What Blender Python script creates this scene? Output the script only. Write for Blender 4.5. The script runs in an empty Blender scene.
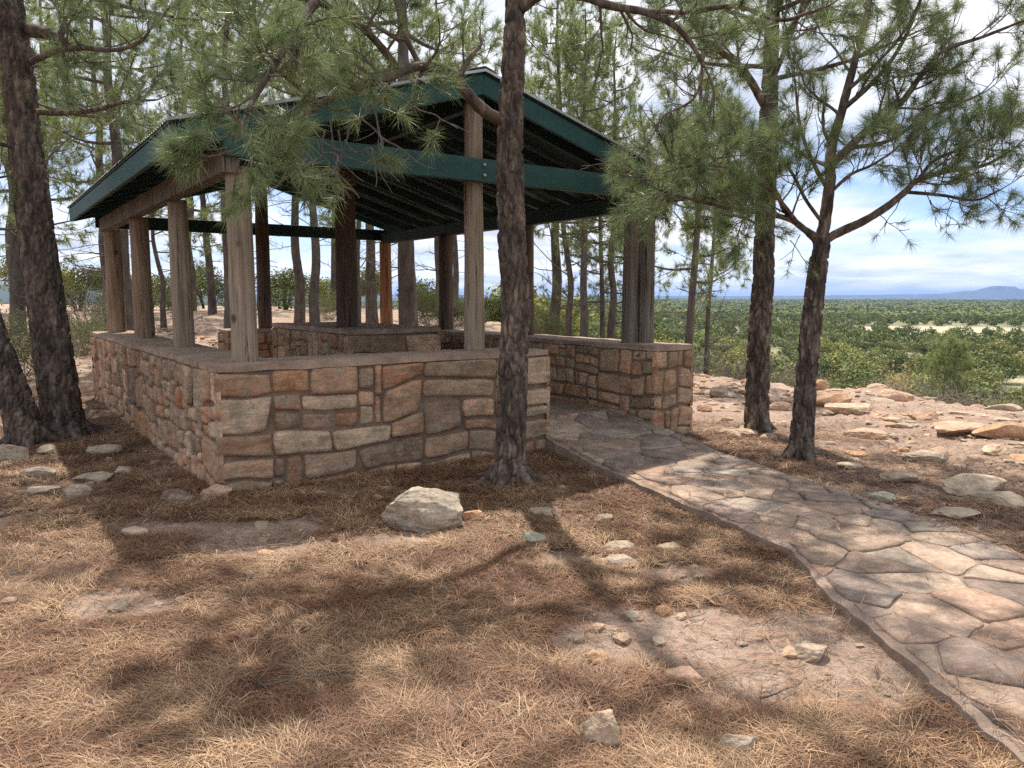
import bpy, math, random
import numpy as np
from mathutils import Vector
random.seed(7); rng = np.random.default_rng(7)
R = math.radians
SC = bpy.context.scene
COL = SC.collection

# ------------------------------------------------------------------ camera, sky, sun, exposure
F = 769.0; CH = 1.6; PIT = math.atan(87/769)
cam = bpy.data.cameras.new('camera'); camo = bpy.data.objects.new('camera', cam); COL.objects.link(camo)
camo.location = (0, 0, CH); camo.rotation_euler = (math.pi/2-PIT, 0, 0)
cam.sensor_width = 36; cam.lens = F/1024*36; cam.clip_start = .05; cam.clip_end = 60000
SC.camera = camo
SUNDIR = Vector((-.10, .55, 1)).normalized()
EL = math.asin(SUNDIR.z); AZ = math.atan2(SUNDIR.x, SUNDIR.y)
sun = bpy.data.lights.new('sun', 'SUN'); sun.energy = 4.5; sun.angle = R(.9); sun.color = (1, .94, .85)
suno = bpy.data.objects.new('sun', sun); COL.objects.link(suno)
suno.rotation_euler = SUNDIR.to_track_quat('Z', 'Y').to_euler()
SC.view_settings.view_transform = 'Standard'; SC.view_settings.look = 'None'
SC.view_settings.exposure = 0.68; SC.view_settings.gamma = 1
SC.cycles.max_bounces = 6; SC.cycles.transparent_max_bounces = 4; SC.cycles.volume_bounces = 0
SC.cycles.caustics_reflective = False; SC.cycles.caustics_refractive = False
SC.cycles.use_denoising = False; SC.cycles.sample_clamp_indirect = 2.5

W = bpy.data.worlds.new('World'); SC.world = W; W.use_nodes = True
nt = W.node_tree; N = nt.nodes; Lk = nt.links; N.clear()
def nd(t, **k):
    n = N.new(t)
    for a, b in k.items(): setattr(n, a, b)
    return n
out = nd('ShaderNodeOutputWorld'); bg = nd('ShaderNodeBackground'); bg.inputs[1].default_value = .10
sky = nd('ShaderNodeTexSky', sky_type='NISHITA', sun_disc=False); sky.sun_elevation = EL; sky.sun_rotation = AZ
sky.altitude = 2000; sky.air_density = 1.0; sky.dust_density = 1.0; sky.ozone_density = 2.0
tc = nd('ShaderNodeTexCoord'); sep = nd('ShaderNodeSeparateXYZ'); Lk.new(tc.outputs['Generated'], sep.inputs[0])
# project the view direction on a cloud plane
mz = nd('ShaderNodeMath', operation='ADD'); mz.inputs[1].default_value = .10; Lk.new(sep.outputs[2], mz.inputs[0])
mz2 = nd('ShaderNodeMath', operation='MAXIMUM'); mz2.inputs[1].default_value = .05; Lk.new(mz.outputs[0], mz2.inputs[0])
dx = nd('ShaderNodeMath', operation='DIVIDE'); Lk.new(sep.outputs[0], dx.inputs[0]); Lk.new(mz2.outputs[0], dx.inputs[1])
dy = nd('ShaderNodeMath', operation='DIVIDE'); Lk.new(sep.outputs[1], dy.inputs[0]); Lk.new(mz2.outputs[0], dy.inputs[1])
cmb = nd('ShaderNodeCombineXYZ'); Lk.new(dx.outputs[0], cmb.inputs[0]); Lk.new(dy.outputs[0], cmb.inputs[1])
def cloudnoise(scale, detail, off):
    mp = nd('ShaderNodeMapping'); mp.inputs['Location'].default_value = off; Lk.new(cmb.outputs[0], mp.inputs[0])
    n = nd('ShaderNodeTexNoise'); n.inputs['Scale'].default_value = scale; n.inputs['Detail'].default_value = detail
    n.inputs['Roughness'].default_value = .55; n.inputs['Distortion'].default_value = .25
    Lk.new(mp.outputs[0], n.inputs['Vector']); return n
n1 = cloudnoise(.42, 9, (3.1, 1.7, 0)); n2 = cloudnoise(1.3, 8, (8, 2, 4))
cr = nd('ShaderNodeValToRGB'); cr.color_ramp.elements[0].position = .37; cr.color_ramp.elements[1].position = .56
Lk.new(n1.outputs[0], cr.inputs[0])
# more open blue low down (z .05..0.22), nearly closed cloud higher up
mr = nd('ShaderNodeMapRange'); mr.inputs['From Min'].default_value = .12; mr.inputs['From Max'].default_value = .24
mr.inputs['To Min'].default_value = 0; mr.inputs['To Max'].default_value = .93; Lk.new(sep.outputs[2], mr.inputs[0])
mx = nd('ShaderNodeMath', operation='MAXIMUM'); Lk.new(cr.outputs[0], mx.inputs[0]); Lk.new(mr.outputs[0], mx.inputs[1])
mrl = nd('ShaderNodeMapRange'); mrl.inputs['From Min'].default_value = .035; mrl.inputs['From Max'].default_value = .095
mrl.inputs['To Min'].default_value = .85; mrl.inputs['To Max'].default_value = 0; Lk.new(sep.outputs[2], mrl.inputs[0])
mx2 = nd('ShaderNodeMath', operation='MAXIMUM'); Lk.new(mx.outputs[0], mx2.inputs[0]); Lk.new(mrl.outputs[0], mx2.inputs[1])
cc = nd('ShaderNodeValToRGB'); cc.color_ramp.elements[0].position = .35; cc.color_ramp.elements[1].position = .62
cc.color_ramp.elements[0].color = (4.9, 5.3, 6.2, 1); cc.color_ramp.elements[1].color = (8.8, 8.9, 9.1, 1)
Lk.new(n2.outputs[0], cc.inputs[0])
blue = nd('ShaderNodeMixRGB', blend_type='MULTIPLY'); blue.inputs[0].default_value = 1; blue.inputs[2].default_value = (.85, .92, 1.06, 1)
Lk.new(sky.outputs[0], blue.inputs[1])
mix = nd('ShaderNodeMixRGB'); Lk.new(mx2.outputs[0], mix.inputs[0]); Lk.new(blue.outputs[0], mix.inputs[1]); Lk.new(cc.outputs[0], mix.inputs[2])
Lk.new(mix.outputs[0], bg.inputs[0]); Lk.new(bg.outputs[0], out.inputs[0])

# ------------------------------------------------------------------ helpers
def pt(x, y, Y):
    u = (x-512)/F; v = -(y-384)/F
    r = np.array([u, math.cos(PIT)+v*math.sin(PIT), -math.sin(PIT)+v*math.cos(PIT)])
    return np.array([0, 0, CH]) + r*(Y/r[1])
TH = .615; O2 = np.array([-2.342, 6.10]); dF = np.array([math.cos(TH), math.sin(TH)]); dL = np.array([-math.sin(TH), math.cos(TH)])
def ab(a, b, z=0.):
    q = O2 + dF*a + dL*b; return np.array([q[0], q[1], z])

def _h(ix, iy, iz, s=0):
    n = (ix.astype(np.int64)*374761393 + iy.astype(np.int64)*668265263 + iz.astype(np.int64)*2147483647 + s*974711) & 0xffffffff
    n = ((n ^ (n >> 13))*1274126177) & 0xffffffff
    n = (n ^ (n >> 16))
    n = (n*2246822519) & 0xffffffff
    return ((n ^ (n >> 15)) & 0xffffff)/float(0xffffff)
def vnoise(p, s=0):
    p = np.asarray(p, float); i = np.floor(p); f = p-i; f = f*f*(3-2*f); i = i.astype(np.int64); r = 0
    for a in (0, 1):
        for b in (0, 1):
            for c in (0, 1):
                w = (f[..., 0] if a else 1-f[..., 0])*(f[..., 1] if b else 1-f[..., 1])*(f[..., 2] if c else 1-f[..., 2])
                r = r + w*_h(i[..., 0]+a, i[..., 1]+b, i[..., 2]+c, s)
    return r
def fbm(p, o=4, s=0):
    p = np.asarray(p, float); r = 0; a = 1; t = 0
    for k in range(o):
        r = r + a*vnoise(p*2.03**k+17.3*k, s+k); t += a; a *= .5
    return r/t
def worley(p, s=0):
    i = np.floor(p).astype(np.int64); d1 = np.full(p.shape[:-1], 9.); d2 = d1.copy()
    for a in (-1, 0, 1):
        for b in (-1, 0, 1):
            for c in (-1, 0, 1):
                j = i+np.array([a, b, c]); q = np.stack([j[..., k]+_h(j[..., 0], j[..., 1], j[..., 2], s+k+5) for k in range(3)], -1)
                d = np.sqrt(((q-p)**2).sum(-1)); m = d < d1
                d2 = np.where(m, d1, np.minimum(d2, d)); d1 = np.where(m, d, d1)
    return d1, d2
def sstep(x, a, b):
    t = np.clip((x-a)/(b-a), 0, 1); return t*t*(3-2*t)

def tag(o, label=None, cat=None, group=None, kind=None):
    if label: o['label'] = label
    if cat: o['category'] = cat
    if group: o['group'] = group
    if kind: o['kind'] = kind
    return o
def empty(name, loc=(0, 0, 0), label=None, cat=None, group=None, rz=0, parent=None):
    o = bpy.data.objects.new(name, None); COL.objects.link(o); o.location = loc; o.rotation_euler = (0, 0, rz); o.empty_display_size = .1
    if parent: o.parent = parent
    return tag(o, label, cat, group)

class MB:
    """collects triangles / quads with a per-vertex colour"""
    def __init__(s): s.V = []; s.T = []; s.Q = []; s.C = []; s.n = 0; s.TM = []; s.QM = []
    def add(s, V, T=None, Q=None, c=(1, 1, 1), m=0):
        V = np.asarray(V, float).reshape(-1, 3); k = len(V)
        c = np.asarray(c, float)
        if c.ndim == 1: c = np.broadcast_to(c, (k, 3))
        s.V.append(V); s.C.append(c)
        if T is not None and len(T): s.T.append(np.asarray(T, np.int64)+s.n); s.TM.append(np.full(len(T), m))
        if Q is not None and len(Q): s.Q.append(np.asarray(Q, np.int64)+s.n); s.QM.append(np.full(len(Q), m))
        s.n += k
    def build(s, name, mats, parent=None, smooth=True, loc=None, col=True):
        V = np.concatenate(s.V); C = np.concatenate(s.C)
        if loc is not None: V = V-np.asarray(loc)
        T = np.concatenate(s.T) if s.T else np.zeros((0, 3), int); Q = np.concatenate(s.Q) if s.Q else np.zeros((0, 4), int)
        me = bpy.data.meshes.new(name); me.vertices.add(len(V)); me.vertices.foreach_set('co', V.astype(np.float32).ravel())
        me.loops.add(T.size+Q.size); me.loops.foreach_set('vertex_index', np.concatenate([T.ravel(), Q.ravel()]).astype(np.int32))
        me.polygons.add(len(T)+len(Q))
        st = np.concatenate([np.arange(len(T))*3, len(T)*3+np.arange(len(Q))*4]).astype(np.int32)
        me.polygons.foreach_set('loop_start', st)
        me.polygons.foreach_set('material_index', np.concatenate((s.TM or [np.zeros(0)])+(s.QM or [np.zeros(0)])).astype(np.int32))
        me.polygons.foreach_set('use_smooth', np.full(len(T)+len(Q), smooth))
        me.update(calc_edges=True)
        if col:
            ca = me.color_attributes.new('Col', 'FLOAT_COLOR', 'POINT')
            ca.data.foreach_set('color', np.concatenate([C, np.ones((len(C), 1))], 1).astype(np.float32).ravel())
        for m in (mats if isinstance(mats, (list, tuple)) else [mats]): me.materials.append(m)
        o = bpy.data.objects.new(name, me); COL.objects.link(o)
        if parent: o.parent = parent
        if loc is not None: o.location = loc
        return o

def resample(P, n):
    P = np.asarray(P, float)
    if len(P) == 2: t = np.linspace(0, 1, n)[:, None]; return P[:1]*(1-t)+P[1:]*t
    Q = np.concatenate([[2*P[0]-P[1]], P, [2*P[-1]-P[-2]]])
    u = np.linspace(0, len(P)-1-1e-6, n); i = u.astype(int); t = (u-i)[:, None]
    a, b, c, d = Q[i], Q[i+1], Q[i+2], Q[i+3]
    return .5*((2*b)+(-a+c)*t+(2*a-5*b+4*c-d)*t*t+(-a+3*b-3*c+d)*t**3)
def tube(mb, P, r, k=6, c=(1, 1, 1), disp=None, m=0, cap=True):
    P = np.asarray(P, float); n = len(P); r = np.interp(np.linspace(0, 1, n), np.linspace(0, 1, len(r)), r) if np.ndim(r) else np.full(n, r)
    d = np.gradient(P, axis=0); d /= np.linalg.norm(d, axis=1)[:, None]+1e-9
    up = np.array([1., 0, 0]) if abs(d[0][0]) < .8 else np.array([0, 1., 0])
    X = np.zeros((n, 3)); x = np.cross(up, d[0]); x /= np.linalg.norm(x); x = np.cross(d[0], x)
    for i in range(n):
        x = x-d[i]*(x@d[i]); x /= np.linalg.norm(x)+1e-9; X[i] = x
    Yv = np.cross(d, X); a = np.arange(k)/k*2*math.pi
    nrm = X[:, None]*np.cos(a)[None, :, None]+Yv[:, None]*np.sin(a)[None, :, None]
    rr = r[:, None]*np.ones(k)
    V = P[:, None]+nrm*rr[..., None]
    if disp is not None: V = V+nrm*disp(V, rr)[..., None]
    i = np.arange(n-1)[:, None]*k; j = np.arange(k)[None]; j2 = (j+1) % k
    Q = np.stack([i+j, i+j2, i+k+j2, i+k+j], -1).reshape(-1, 4); V = V.reshape(-1, 3); T = None
    if cap:
        V = np.concatenate([V, [P[-1]], [P[0]]]); jj = np.arange(k); b = (n-1)*k
        T = np.concatenate([np.stack([b+jj, b+(jj+1) % k, np.full(k, n*k)], -1), np.stack([(jj+1) % k, jj, np.full(k, n*k+1)], -1)])
    mb.add(V, T, Q, c, m)
def box(mb, c0, ax, ay, az, c=(1, 1, 1), m=0):
    """box from corner c0 along three vectors"""
    c0, ax, ay, az = map(lambda q: np.asarray(q, float), (c0, ax, ay, az))
    V = [c0+i*ax+j*ay+k*az for k in (0, 1) for j in (0, 1) for i in (0, 1)]
    Q = [(0, 2, 3, 1), (4, 5, 7, 6), (0, 1, 5, 4), (2, 6, 7, 3), (0, 4, 6, 2), (1, 3, 7, 5)]
    if np.dot(np.cross(ax, ay), az) < 0: Q = [q[::-1] for q in Q]
    mb.add(V, None, Q, c, m)

# ------------------------------------------------------------------ materials
class M:
    def __init__(s, name, rough=.85):
        s.m = bpy.data.materials.new(name); s.m.use_nodes = True; s.t = s.m.node_tree; s.N = s.t.nodes; s.L = s.t.links
        s.b = s.N['Principled BSDF']; s.b.inputs['Roughness'].default_value = rough; s.b.inputs['Specular IOR Level'].default_value = .25
        s.out = s.N['Material Output']; s.tc = s.N.new('ShaderNodeTexCoord')
        s.bumps = None
    def map(s, scale, src='Object', loc=(0, 0, 0), vec=None):
        m = s.N.new('ShaderNodeMapping'); m.inputs['Scale'].default_value = scale if np.ndim(scale) else (scale,)*3
        m.inputs['Location'].default_value = loc; s.L.new(vec or s.tc.outputs[src], m.inputs[0]); return m.outputs[0]
    def noise(s, scale, detail=6, rough=.6, vec=None, dist=0):
        n = s.N.new('ShaderNodeTexNoise'); n.inputs['Scale'].default_value = 1; n.inputs['Detail'].default_value = detail
        n.inputs['Roughness'].default_value = rough; n.inputs['Distortion'].default_value = dist
        s.L.new(vec or s.map(scale), n.inputs['Vector']); return n.outputs[0]
    def vor(s, scale, feat='F1', vec=None):
        n = s.N.new('ShaderNodeTexVoronoi'); n.feature = feat; n.inputs['Scale'].default_value = 1
        s.L.new(vec or s.map(scale), n.inputs['Vector']); return n
    def ramp(s, fac, stops):
        n = s.N.new('ShaderNodeValToRGB'); e = n.color_ramp.elements
        while len(e) < len(stops): e.new(.5)
        for k, (p, c) in enumerate(stops):
            e[k].position = p; e[k].color = (*(c if np.ndim(c) else (c, c, c)), 1)
        s.L.new(fac, n.inputs[0]); return n.outputs[0]
    def mix(s, fac, a, b, mode='MIX'):
        n = s.N.new('ShaderNodeMixRGB'); n.blend_type = mode
        for i, v in enumerate((fac, a, b)):
            if isinstance(v, (int, float)): n.inputs[i].default_value = v if i == 0 else (v, v, v, 1)
            elif isinstance(v, tuple): n.inputs[i].default_value = (*v, 1)
            else: s.L.new(v, n.inputs[i])
        return n.outputs[0]
    def math(s, op, a, b=0.):
        n = s.N.new('ShaderNodeMath'); n.operation = op
        for i, v in enumerate((a, b)):
            if isinstance(v, (int, float)): n.inputs[i].default_value = v
            else: s.L.new(v, n.inputs[i])
        return n.outputs[0]
    def attr(s, name='Col'):
        n = s.N.new('ShaderNodeVertexColor'); n.layer_name = name; return n.outputs[0]
    def sepc(s, c):
        n = s.N.new('ShaderNodeSeparateColor'); s.L.new(c, n.inputs[0]); return n.outputs
    def color(s, c): s.L.new(c, s.b.inputs['Base Color']) if not isinstance(c, tuple) else setattr(s.b.inputs['Base Color'], 'default_value', (*c, 1)); return s
    def bump(s, h, dist=.01, strength=1):
        n = s.N.new('ShaderNodeBump'); n.inputs['Distance'].default_value = dist; n.inputs['Strength'].default_value = strength
        s.L.new(h, n.inputs['Height'])
        if s.bumps: s.L.new(s.bumps, n.inputs['Normal'])
        s.bumps = n.outputs[0]; s.L.new(s.bumps, s.b.inputs['Normal']); return s

def leaf_mat(name, c0, c1, trans=.35, rough=.42, spec=.4, rnd=False, var=(.7, 1.3)):
    m = M(name, rough); v = m.attr(); s_ = m.sepc(v); col = m.mix(s_[0], c0, c1)
    col = m.mix(1., col, m.ramp(s_[1], [(0, var[0]), (1, var[1])]), 'MULTIPLY')
    if rnd:
        oi = m.N.new('ShaderNodeObjectInfo'); col = m.mix(1., col, m.ramp(oi.outputs['Random'], [(0, (.58, .66, .62)), (.5, (.95, .98, .92)), (1, (1.35, 1.24, .9)) ]), 'MULTIPLY')
    m.color(col); m.b.inputs['Specular IOR Level'].default_value = spec
    tr = m.N.new('ShaderNodeBsdfTranslucent'); m.L.new(col, tr.inputs[0]); ms = m.N.new('ShaderNodeMixShader'); ms.inputs[0].default_value = trans
    m.L.new(m.b.outputs[0], ms.inputs[1]); m.L.new(tr.outputs[0], ms.inputs[2]); m.L.new(ms.outputs[0], m.out.inputs[0])
    return m.m
MAT = {}
MAT['needles'] = leaf_mat('pine_needles', (.150, .210, .098), (.265, .310, .128))
MAT['needles_far'] = leaf_mat('pine_needles_far', (.175, .235, .095), (.32, .35, .13), .4)
MAT['juniper'] = leaf_mat('juniper_foliage', (.115, .142, .058), (.30, .30, .13), .05, .9, .05, True)
MAT['shrub'] = leaf_mat('shrub_foliage', (.12, .135, .065), (.22, .215, .10), .3, .7, .1)
MAT['dry'] = leaf_mat('dry_grass_stems', (.42, .32, .16), (.55, .45, .25), .3, .8, .1)
MAT['twig'] = leaf_mat('bare_grey_twigs', (.16, .13, .105), (.33, .29, .25), .0, .9, .1)
MAT['litter'] = leaf_mat('fallen_needles', (.185, .090, .048), (.44, .285, .165), .10, .6, .3, False, (.38, 1.5))

m = M('pine_bark', .9); v = m.sepc(m.attr()); n = m.noise((14, 14, 5), 8, .65); n2 = m.noise((60, 60, 24), 6, .7)
c = m.ramp(n, [(.3, (.042, .033, .027)), (.48, (.10, .080, .066)), (.62, (.19, .158, .132)), (.78, (.30, .262, .225))])
c = m.mix(v[1], c, m.ramp(n2, [(.35, (.085, .050, .035)), (.7, (.20, .115, .075))]))
c = m.mix(1., c, m.ramp(v[0], [(0, .75), (1, 1.25)]), 'MULTIPLY')
wv = m.noise(7, 3, .5); pvm = m.map((19, 19, 5.5)); pc = m.sepc(m.vor(1, vec=pvm).outputs[1]); c = m.mix(1., c, m.ramp(pc[0], [(0, (.62, .60, .60)), (.6, (1., .96, .92)), (1, (1.5, 1.36, 1.24))]), 'MULTIPLY'); m.color(c)
m.bump(n2, .012, .8); m.bump(n, .02, .6); MAT['bark'] = m.m
m = M('far_bark', .9); n = m.noise((9, 9, 3), 6, .65)
m.color(m.ramp(n, [(.3, (.045, .037, .032)), (.7, (.17, .14, .12))])); m.bump(n, .03, .8); MAT['bark_far'] = m.m
m = M('branch_bark', .9); n = m.noise(30, 4, .6); m.color(m.ramp(n, [(.3, (.065, .052, .044)), (.7, (.21, .175, .15))])); MAT['limb'] = m.m

# stones: colour attribute carries each stone's own hue, lichen and grain on top
def stone_mat(name, lich=.5, warm=1.):
    m = M(name, .92); c = m.mix(1., m.attr(), (1.13, 1., .86), 'MULTIPLY'); n = m.noise(7, 8, .62); n2 = m.noise(38, 8, .7); n3 = m.noise(140, 4, .6)
    col = m.mix(1., c, m.ramp(n, [(.3, .62), (.5, 1.), (.72, 1.35)]), 'MULTIPLY')
    col = m.mix(1., col, m.ramp(n2, [(.3, .72), (.7, 1.25)]), 'MULTIPLY')
    st = m.noise((5, 5, 42), 5, .6); col = m.mix(.55, col, m.mix(1., col, m.ramp(st, [(.35, .6), (.65, 1.3)]), 'MULTIPLY'))
    lm = m.ramp(m.noise(11, 9, .72, dist=.6), [(.58-.06*lich, 0.), (.66-.06*lich, 1.)])
    lv = m.ramp(m.vor(60).outputs[0], [(.2, (.38, .37, .27)), (.7, (.24, .235, .17))])
    col = m.mix(m.math('MULTIPLY', lm, .72*lich), col, lv)
    m.color(col); m.bump(n3, .004, .7); m.bump(n2, .014, .9); m.bump(n, .02, .5); return m.m
MAT['stone'] = stone_mat('sandstone', 1.); MAT['rock'] = stone_mat('field_rock', .9); MAT['flag'] = stone_mat('flagstone', .35)
m = M('mortar', .95); n = m.noise(9, 8, .6); n2 = m.noise(90, 6, .7)
m.color(m.mix(1., m.ramp(n, [(.3, (.14, .098, .070)), (.7, (.26, .187, .138))]), m.ramp(n2, [(.3, .8), (.7, 1.15)]), 'MULTIPLY')); m.bump(n2, .006, .8); m.bump(n, .02, .6); MAT['mortar'] = m.m
m = M('path_mortar', .93); n = m.noise(5, 8, .65); n2 = m.noise(110, 6, .7)
m.color(m.mix(1., m.ramp(n, [(.3, (.19, .135, .10)), (.7, (.38, .285, .225))]), m.ramp(n2, [(.3, .8), (.7, 1.15)]), 'MULTIPLY')); m.bump(n2, .005, .8); m.bump(n, .015, .6); MAT['pathmortar'] = m.m
m = M('wall_cap_plaster', .93); n = m.noise(3.5, 9, .65); n2 = m.noise(70, 6, .7)
c = m.mix(1., m.ramp(n, [(.3, (.22, .15, .11)), (.55, (.38, .275, .205)), (.75, (.50, .385, .295))]), m.ramp(n2, [(.3, .8), (.7, 1.15)]), 'MULTIPLY')
m.color(c); m.bump(n2, .004, .8); m.bump(n, .012, .6); MAT['cap'] = m.m

def wood_mat(name, a, b, c):
    m = M(name, .8); g = m.noise((42, 42, 1.6), 7, .65); g2 = m.noise((130, 130, 3.2), 5, .6); p = m.noise((6, 6, 1.3), 5, .6)
    col = m.ramp(g, [(.3, a), (.5, b), (.72, c)]); col = m.mix(1., col, m.ramp(p, [(.3, .72), (.7, 1.22)]), 'MULTIPLY')
    crk = m.ramp(m.noise((26, 26, .9), 6, .7), [(.375, .22), (.405, 1.)]); col = m.mix(1., col, crk, 'MULTIPLY')
    kn = m.ramp(m.vor((3.2, 3.2, 2.4)).outputs[0], [(.07, .3), (.12, 1.)]); col = m.mix(1., col, kn, 'MULTIPLY')
    m.color(col); m.bump(g2, .004, .7); m.bump(g, .01, .8); m.bump(crk, .008, .8); return m.m
MAT['log_grey'] = wood_mat('weathered_log', (.155, .118, .085), (.285, .222, .16), (.41, .335, .25))
MAT['log_tan'] = wood_mat('tan_log', (.15, .095, .06), (.27, .18, .12), (.38, .28, .20))
MAT['log_orange'] = wood_mat('orange_log', (.15, .066, .030), (.28, .13, .062), (.38, .20, .10))
MAT['log_dark'] = wood_mat('stained_log', (.052, .036, .027), (.108, .073, .053), (.175, .122, .09))
MAT['beam_bare'] = wood_mat('bare_beam', (.10, .085, .068), (.17, .145, .12), (.26, .22, .185))
def paint_mat(name, c0, c1):
    m = M(name, .6); n = m.noise((2.5, 2.5, 6), 9, .7); g = m.noise((50, 50, 50), 5, .6)
    m.color(m.mix(1., m.ramp(n, [(.3, c0), (.6, c1), (.72, tuple(q*1.25+.02 for q in c1))]), m.ramp(g, [(.3, .82), (.7, 1.15)]), 'MULTIPLY')); m.bump(g, .003, .6); return m.m
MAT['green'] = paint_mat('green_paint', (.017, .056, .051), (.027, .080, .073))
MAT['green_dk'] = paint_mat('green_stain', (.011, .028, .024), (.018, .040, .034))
m = M('roof_metal', .42); n = m.noise(8, 6, .6); m.b.inputs['Metallic'].default_value = .7
m.color(m.ramp(n, [(.3, (.26, .25, .24)), (.7, (.48, .47, .46))])); MAT['metal'] = m.m

# ground: attribute R = litter, G = rocky / sandy soil, B = valley scrubland
m = M('ground_soil', .95); a_ = m.sepc(m.attr()); vec = m.tc.outputs['Object']
n = m.noise(1.3, 9, .65); n2 = m.noise(14, 8, .7); n3 = m.noise(95, 6, .7)
soil = m.ramp(m.noise(2.4, 9, .7), [(.3, (.26, .165, .115)), (.5, (.42, .285, .21)), (.7, (.56, .43, .33))])
soil = m.mix(m.ramp(n2, [(.5, 0.), (.62, .6)]), soil, (.40, .34, .28))
pv_ = m.vor((34, 34, 34)); pb = m.ramp(pv_.outputs[0], [(.18, 1.), (.42, 0.)]); pm_ = m.math('MULTIPLY', pb, m.ramp(m.noise(7, 5, .6), [(.46, 0.), (.6, 1.)]))
pcol = m.mix(1., m.ramp(m.sepc(pv_.outputs[1])[0], [(0., (.24, .17, .13)), (.5, (.46, .34, .26)), (1., (.58, .50, .42))]), 1., 'MULTIPLY'); soil = m.mix(pm_, soil, pcol)
dk = m.ramp(m.noise(26, 7, .75), [(.40, .5), (.52, 1.)]); soil = m.mix(.75, soil, m.mix(1., soil, dk, 'MULTIPLY'))
fib = m.noise((60, 14, 20), 6, .7, dist=1.5); fib2 = m.noise((16, 70, 20), 6, .7, dist=1.5)
lit = m.ramp(m.mix(.5, fib, fib2), [(.36, (.062, .035, .022)), (.5, (.165, .097, .058)), (.64, (.32, .205, .13))])
val = m.ramp(m.noise(.02, 8, .65), [(.35, (.13, .14, .065)), (.5, (.19, .19, .10)), (.65, (.32, .275, .18))])
val2 = m.ramp(m.noise(.35, 6, .65), [(.35, .7), (.65, 1.2)]); val = m.mix(1., val, val2, 'MULTIPLY')
c = m.mix(a_[0], soil, lit); c = m.mix(1., c, m.ramp(n3, [(.3, .72), (.7, 1.25)]), 'MULTIPLY'); c = m.mix(a_[2], c, val)
mead = m.ramp(m.noise(.3, 6, .6), [(.35, (.36, .29, .19)), (.65, (.47, .39, .27))]); c = m.mix(a_[1], c, mead)
m.color(c); m.bump(n3, .012, .9); m.bump(n2, .04, .8); m.bump(pm_, .012, .8); MAT['ground'] = m.m

# ------------------------------------------------------------------ terrain
EDGE = np.array([(9.5, -30), (8.0, 5), (7.6, 9.0), (6.6, 12.2), (4.7, 15.5), (3.0, 18.5), (.2, 23), (-4, 33), (-14, 45), (-40, 60), (-120, 85)], float)
def edge_dist(x, y):
    """signed distance past the rim of the bluff (positive = outside)"""
    d = np.full(np.shape(x), 1e9); sg = np.full(np.shape(x), -1.)
    for i in range(len(EDGE)-1):
        a, b = EDGE[i], EDGE[i+1]; e = b-a; L2 = e@e
        t = np.clip(((x-a[0])*e[0]+(y-a[1])*e[1])/L2, 0, 1); px = x-(a[0]+t*e[0]); py = y-(a[1]+t*e[1]); dd = np.hypot(px, py)
        s = np.sign(px*e[1]-py*e[0]); m_ = dd < d; d = np.where(m_, dd, d); sg = np.where(m_, s, sg)
    return d*sg
PATCH = [(1.25, 3.3, .85, .52), (.65, 3.5, .55, .34), (-1.9, 5.15, .9, .22), (-2.0, 3.9, .35, .2), (-1.6, 4.8, .5, .2), (-.75, 4.9, .35, .18), (.35, 4.6, .3, .15), (1.0, 4.3, .25, .2), (-3.9, 5.3, .5, .25)]
def litter_amount(x, y):
    p = np.stack([x, y, 0*x], -1)
    l = 1-sstep(y+.35*x+2.2*(fbm(p*.6, 4, 3)-.5), 9.3, 11.6)
    l = l*(1-.85*sstep(x-2.6+1.2*(fbm(p*.9, 4, 5)-.5), .0, 2.2)*sstep(y, 4.8, 7.4))
    w = .35*(fbm(p*3.2, 4, 9)-.5)*2
    for cx, cy, rx, ry in PATCH:
        q = np.hypot((x-cx)/rx, (y-cy)/ry)+w*1.2; l = l*(1-.92*(1-sstep(q, .75, 1.15)))
    l = l*(.42+.58*sstep(fbm(p*2.1, 4, 31), .30, .46))
    return np.clip(l, 0, 1)
def terrain(x, y):
    x = np.asarray(x, float); y = np.asarray(y, float); p = np.stack([x, y, 0*x], -1)
    z = .05*(fbm(p*.55, 4, 1)-.5)+.035*(fbm(p*2.7, 4, 2)-.5)
    # gentle rise behind and to the left of the shelter
    z = z+1.05*sstep(y-.35*x, 12.5, 34)*sstep(-x+.25*y, -2., 5.)
    d = edge_dist(x, y)+1.3*(fbm(p*.45, 4, 6)-.5)*2
    rocky = sstep(x, 2.4, 4.5)*sstep(y, 4.5, 8)+sstep(y-.3*x, 11.5, 15)
    st = fbm(p*np.array([.9, 1.6, 1]), 5, 8)*5; st = np.floor(st)+sstep(st-np.floor(st), .35, .6)
    z = z+np.clip(rocky, 0, 1)*(.045*(st-2.5)+.05*(fbm(p*6, 3, 12)-.5))*(d < 3)
    dd = np.maximum(d, 0); r = np.hypot(x, y)
    drop = 13.5*(1-np.exp(-dd/26.))+4.5*sstep(dd, 200, 1500)
    hills = 2.5*(fbm(p/170., 3, 21)-.5)*sstep(dd, 20, 120)+12*(fbm(p/1500., 3, 22)-.5)*sstep(dd, 500, 2500)
    return z-drop+hills-60*sstep(r, 9000, 26000)
def ground_z(x, y): return float(terrain(np.array([x]), np.array([y]))[0])
MEADOW = [(200, 340, 50, 75), (98, 135, 8, 9), (95, 330, 12, 26)]
def meadow(x, y):
    q = np.zeros(np.shape(x))
    for cx, cy, rx, ry in MEADOW:
        q = np.maximum(q, 1-sstep(np.hypot((x-cx)/rx, (y-cy)/ry)+.5*(fbm(np.stack([x/25, y/18, 0*x], -1), 3, 40)-.5), .8, 1.1))
    return q
front = np.linspace(-42, 42, 480); rest = np.linspace(42, 318, 120)[1:-1]
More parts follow.
